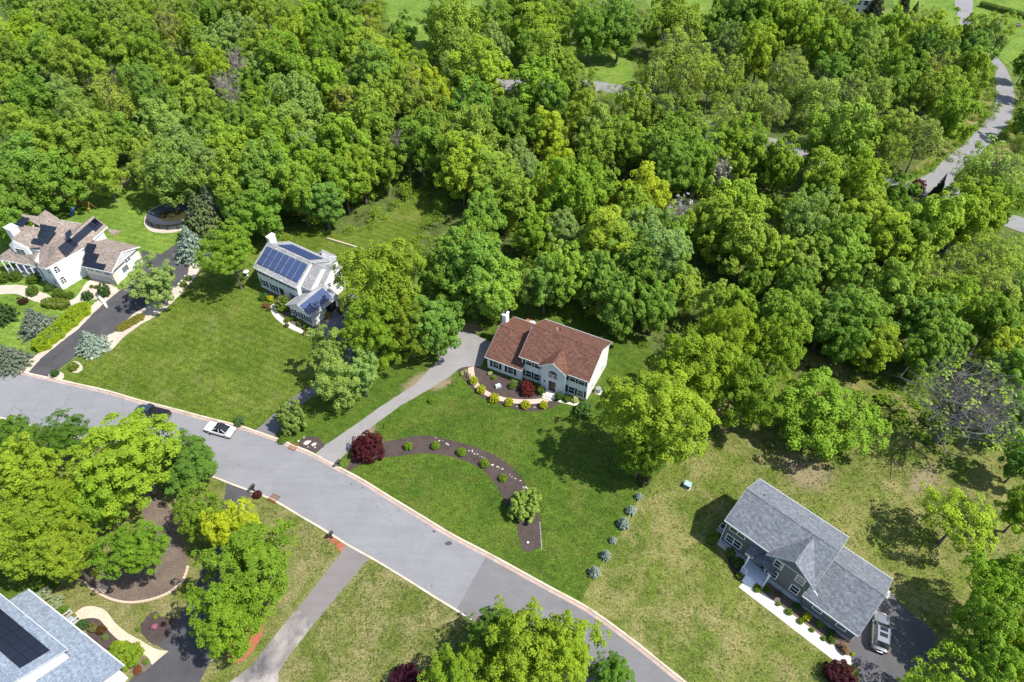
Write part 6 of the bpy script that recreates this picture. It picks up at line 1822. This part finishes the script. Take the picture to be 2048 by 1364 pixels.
M['green_metal'] = plain('green_metal', (0.06, 0.12, 0.08), 0.5, 0.3)
def wire_fence(a, b, label, h=1.2):
    A, B = px(*a), px(*b)
    d_ = B - A; L = d_.length
    r = empty('wire_fence', A, math.atan2(d_.y, d_.x), label, 'fence')
    n = max(2, int(L / 2.4))
    for k in range(n + 1):
        m = MB(); m.tube((L * k / n, 0, 0), (L * k / n, 0, h + 0.05), 0.04, None, 6); m.build('post', M['green_metal'], r)
    m = MB(); m.tube((0, 0, h), (L, 0, h), 0.025, None, 5); m.tube((0, 0, 0.1), (L, 0, 0.1), 0.02, None, 5); m.build('rail', M['green_metal'], r)
    m = MB()
    k = 0.0
    while k < L - h * 0.5:
        m.tube((k, 0, 0.1), (min(L, k + h), 0, 0.1 + min(h - 0.1, L - k)), 0.006, None, 3, False); m.tube((k, 0, h), (min(L, k + h), 0, max(0.1, h - (L - k))), 0.006, None, 3, False)
        k += 0.16
    m.build('mesh_wire', M['green_metal'], r)
wire_fence((488, 470), (551, 478), 'green wire fence at the back of the solar house lawn')
wire_fence((470, 548), (504, 566), 'green wire fence left of the solar house front')

# timber edge of the terrace behind the solar house
m = MB(); A, B = px(655, 478), px(728, 500)
d_ = (B - A).normalized(); n_ = Vector((-d_.y, d_.x, 0))
L_ = (B - A).length
r_ = empty('timber_edging', A, math.atan2(d_.y, d_.x), 'pale timber terrace edging on the lawn behind the solar house', 'edging')
for k in range(4):
    m = MB(); m.box(L_ * k / 4 + 0.02, L_ * (k + 1) / 4 - 0.02, -0.12, 0.12, 0, 0.28); m.build('timber', plain('pale_timber', (0.55, 0.46, 0.34), 0.9), r_)

# mailboxes, posts
def mailbox(u, v, ang, label, s=1.0):
    p = px(u, v)
    r = empty('mailbox', p, ang, label, 'mailbox')
    m = MB(); m.box(-0.07, 0.07, -0.07, 0.07, 0, 1.1 * s); m.build('post', M['black'], r)
    m = MB(); n = 8
    arch = [(0.17 * math.cos(math.pi * k / n), 0.15 + 0.17 * math.sin(math.pi * k / n)) for k in range(n + 1)] + [(-0.17, 0), (0.17, 0)]
    k = len(arch)
    m.add([(-0.35, y, 1.1 * s + z) for y, z in arch] + [(0.35, y, 1.1 * s + z) for y, z in arch], [tuple(range(k)), tuple(range(2 * k - 1, k - 1, -1))] + [(i, (i + 1) % k, (i + 1) % k + k, i + k) for i in range(k)])
    m.build('box', M['black'], r)
    m = MB(); m.box(0.0, 0.16, 0.18, 0.20, 1.25 * s, 1.32 * s); m.build('flag', TAIL, r)
    m = MB(); m.box(-0.25, 0.25, -0.05, 0.05, 0.75 * s, 0.82 * s); m.build('brace', M['black'], r)
mailbox(679, 933, 0.9, 'black mailbox by the red maple at the grey driveway mouth')
mailbox(664, 1076, 0.9, 'black mailbox on the red mulch at the near kerb')
mailbox(509, 982, 0.9, 'black mailbox beside the round dark red bush')
def post(u, v, h, label, col='black', r=0.05):
    p = px(u, v); o = empty('marker_post', p, 0, label, 'post')
    m = MB(); m.tube((0, 0, 0), (0, 0, h), r, r, 8); m.build('shaft', M[col], o)
    m = MB(); m.tube((0, 0, h), (0, 0, h + 0.14), r * 1.8, r * 0.8, 8); m.build('cap', M[col], o)
post(905, 772, 1.3, 'thin dark post at the bend of the grey driveway'); post(768, 857, 0.9, 'thin dark post beside the large red maple')
# green utility box on the lawn
p = px(1374, 973); ub = empty('utility_cabinet', p, -0.6, 'small green utility cabinet on the lawn above the spruce row', 'utility box')
m = MB(); m.box(-0.45, 0.45, -0.4, 0.4, 0.06, 0.7); m.build('cabinet', plain('cabinet_green', (0.06, 0.16, 0.13), 0.5), ub)
m = MB(); m.box(-0.52, 0.52, -0.47, 0.47, 0, 0.06); m.build('pad', M['concrete'], ub)
m = MB(); m.box(-0.47, 0.47, -0.42, 0.42, 0.7, 0.75); m.build('lid', plain('lid_green', (0.30, 0.42, 0.42), 0.5), ub)
# storm drains
M['rust'] = plain('rusty_iron', (0.20, 0.075, 0.04), 0.8, 0.2, 0.3, 6)
def drain(u, v, ang, label):
    p = px(u, v); r = empty('storm_drain', (p.x, p.y, 0.03), ang, label, 'drain')
    m = MB(); m.box(-0.6, 0.6, -0.4, -0.32, 0, 0.03); m.box(-0.6, 0.6, 0.32, 0.4, 0, 0.03); m.box(-0.6, -0.52, -0.32, 0.32, 0, 0.03); m.box(0.52, 0.6, -0.32, 0.32, 0, 0.03); m.build('frame', M['rust'], r)
    for k in range(7):
        m = MB(); x = -0.45 + 0.15 * k; m.box(x - 0.035, x + 0.035, -0.32, 0.32, 0, 0.022); m.build('bar', M['rust'], r)
    m = MB(); m.box(-0.65, 0.65, -0.75, -0.45, 0, 0.16); m.build('inlet_top', M['rust'], r)
drain(550, 995, line_ang((506, 982), (590, 1024)), 'rusty storm drain at the near kerb by the round red bush')
drain(962, 1243, line_ang((912, 1218), (978, 1259)), 'rusty storm drain at the near kerb by the bottom trees')
drain(585, 896, line_ang((543, 875), (634, 913)) + math.pi, 'storm drain at the far kerb by the rock bed')

# rocks
def rock(u, v, r, label, z=0.03, flat=0.5, col=None, seed=0, group=None, stretch=1.0, ang=0.0):
    rg = random.Random(seed)
    p = px(u, v); R = r * mpp(u, v)
    m = MB(); rows = []
    for i, (f, h) in enumerate(((1.0, 0), (0.95, 0.45), (0.6, 0.85), (0.2, 1.0))):
        rows.append([(R * f * stretch * math.cos(a) * rg.uniform(0.8, 1.15), R * f * math.sin(a) * rg.uniform(0.8, 1.15), R * flat * h * rg.uniform(0.9, 1.1)) for a in [k * math.pi / 4 for k in range(8)]])
    o = rings(rows, True).build('rock', col or M['stone'], None, False, (p.x, p.y, z), ang)
    tag(o, label, 'rock', group)
PALE = plain('pale_rock', (0.50, 0.47, 0.41), 0.9, 0, 0.15, 4)
for i, (u, v, r, s) in enumerate([(613, 886, 4.5, 1.5), (620, 883, 2.6, 1.0), (628, 889, 4.0, 1.3), (616, 894, 1.4, 1), (630, 895, 1.6, 1.2), (597, 882, 2.2, 1), (608, 875, 1.8, 1)]):
    rock(u, v, r, ['flat long rock in the small driveway bed', 'upright pale rock beside the flat long one', 'pale rounded rock right in the small driveway bed', 'tiny rock in the small driveway bed, lower left', 'tiny rock in the small driveway bed, lower right',
                   'white rock by the big-leaved evergreen', 'small white rock at the top of the small driveway bed'][i], col=PALE, seed=i, stretch=s, ang=0.6, group='rocks in the driveway bed')
rr_ = random.Random(4)
k = 0
for u, v, n, L_ in [(885, 883, 5, 30), (957, 910, 8, 40), (990, 932, 8, 36), (1032, 957, 6, 26), (1052, 975, 4, 10)]:
    for j in range(n):
        t = (j + 0.5) / n - 0.5
        rock(u + t * L_ + rr_.uniform(-2, 2), v + t * L_ * 0.5 + rr_.uniform(-2, 2), rr_.uniform(0.6, 1.7), '%s pale stone along the outer edge of the crescent bed, from the left' % ORD[k] if k < 30 else 'pale stone at the far end of the crescent bed', col=PALE, seed=20 + k, stretch=rr_.uniform(1, 1.9), ang=rr_.uniform(0, 3), flat=0.35, group='crescent bed stones')
        k += 1
for j in range(14):
    rock(1079 + (0.6 if j < 7 else 0) + j * 0.35, 1046 + j * 4.0, 1.15, '%s white edging stone at the tail of the crescent bed, from the top' % ORD[j], col=M['pale_concrete'], seed=60 + j, flat=0.5, group='white edging stones')
rock(1056, 1085, 2.4, 'white rock alone in the tail of the crescent bed', col=M['white'], seed=90)
for j, (u, v) in enumerate([(955, 772), (1007, 806), (1034, 813), (1069, 815)]):
    rock(u, v, 1.6, '%s white stone between the path bushes, from the driveway' % ORD[j], col=PALE, seed=95 + j, group='white path stones')
rock(184, 717, 3, 'flat grey boulder on the lawn edge by the dark driveway', col=M['stone'], seed=99)
rb = random.Random(8)
for j in range(16):
    t = j / 15
    rock(300 + 95 * t + rb.uniform(-3, 3), 636 - 112 * t + rb.uniform(-3, 3), rb.uniform(1.8, 3.4), '%s boulder of the gravel strip right of the dark driveway, from below' % ORD[j], col=M['stone'], seed=120 + j, group='gravel strip boulders')

# curved stone edging round the brown mulch bed
pts = [px(u, v).to_2d() for u, v in catmull([(168, 1164), (190, 1182), (225, 1200), (265, 1206), (310, 1198), (345, 1182), (368, 1158), (376, 1135)], False, 8)]
ed = empty('stone_edging', (pts[0].x, pts[0].y, 0), 0, 'curved tan block edging around the brown mulch bed', 'edging')
blk = MB(); blk.box(-0.21, 0.21, -0.14, 0.14, 0, 0.2); blkm = blk.mesh('block', plain('tan_block', (0.52, 0.40, 0.30), 0.9, 0, 0.2, 3))
i = 0
cur = pts[0]
while i < len(pts) - 1:
    nx = pts[i + 1]; dd_ = nx - cur
    if dd_.length < 0.44: i += 1
    else:
        cur = cur + dd_.normalized() * 0.44
        link('block', blkm, ed, (cur.x - pts[0].x, cur.y - pts[0].y, 0.016), math.atan2(dd_.y, dd_.x))
# picnic things on the top right lawn
for u, v, lab in [(2010, 34, 'small dark bench on the top right lawn, upper one'), (2036, 53, 'small dark bench on the top right lawn, lower one')]:
    p = px(u, v); r = empty('bench', p, 0.3, lab, 'bench')
    m = MB(); m.box(-1.0, 1.0, -0.3, 0.3, 0.42, 0.5); m.build('seat', M['bark'], r)
    m = MB(); m.box(-1.0, 1.0, 0.3, 0.36, 0.5, 0.95); m.build('backrest', M['bark'], r)
    for x in (-0.85, 0.85):
        m = MB(); m.box(x - 0.05, x + 0.05, -0.28, 0.34, 0, 0.42); m.build('leg', M['bark'], r)

# weeds and tufts in the lawns (nobody could count them)
def tufts():
    rng = np.random.default_rng(31)
    areas = [([(1190, 1200), (1300, 975), (1420, 860), (1640, 740), (1860, 860), (2060, 910), (2060, 1364), (1380, 1364)], 5200, 0.5), ([(500, 1000), (640, 1060), (900, 1220), (1060, 1320), (900, 1364), (560, 1364), (640, 1240), (600, 1100)], 2200, 0.5),
             ([(130, 765), (300, 650), (420, 540), (520, 620), (620, 700), (600, 800), (520, 860)], 2600, 0.35), ([(700, 940), (760, 860), (960, 800), (1150, 830), (1290, 960), (1160, 1190)], 2600, 0.25)]
    HARD = [[tuple(px(u, v).to_2d()) for u, v in q] for q in ([(1440, 1090), (1500, 960), (1790, 1150), (1880, 1270), (1845, 1364), (1716, 1364), (1700, 1335), (1670, 1332), (1470, 1176), (1440, 1110)], [(686, 1080), (742, 1112), (640, 1243), (560, 1364), (450, 1364), (590, 1216)],
            [(895, 1210), (985, 1265), (1070, 1325), (900, 1364), (1200, 1364), (1000, 1240)], [(480, 540), (560, 470), (720, 560), (720, 690), (600, 700), (510, 600)], [(690, 945), (770, 878), (870, 868), (1000, 910), (1065, 990), (1090, 1090), (1050, 1108), (1030, 1040), (965, 940), (850, 910), (720, 932)], [(910, 735), (980, 680), (1240, 690), (1180, 815), (1060, 828), (940, 790)])]
    P, N, S, T = [], [], [], []
    for poly, cnt, amt in areas:
        w = [tuple(px(u, v).to_2d()) for u, v in poly]
        x0, x1 = min(q[0] for q in w), max(q[0] for q in w); y0, y1 = min(q[1] for q in w), max(q[1] for q in w)
        k = 0
        while k < cnt:
            x, y = rng.uniform(x0, x1), rng.uniform(y0, y1)
            if not inside(w, x, y) or any(inside(h_, x, y) for h_ in HARD): continue
            k += 1
            m_ = rng.integers(3, 7)
            s = rng.uniform(0.05, 0.16) * (0.6 + amt)
            P.append(np.array([x, y, 0.03]) + rng.normal(0, 1, (m_, 3)) * np.array([s, s, 0.0]) + np.array([0, 0, 1]) * rng.uniform(0.0, 0.07, (m_, 1)))
            N.append(np.array([0, 0, 1.0]) + rng.normal(0, 0.5, (m_, 3)))
            S.append(rng.uniform(0.04, 0.10, m_)); T.append(np.full(m_, rng.uniform(0, 1)))
    o = link('lawn_weeds', leaf_mesh('lawn_weeds', np.vstack(P), np.vstack(N), np.concatenate(S), np.concatenate(T), rng))
    o.color = (0.115, 0.165, 0.03, 1)
    tag(o, 'low weeds and grass tufts scattered over the lawns', 'weeds', None, 'stuff')
tufts()
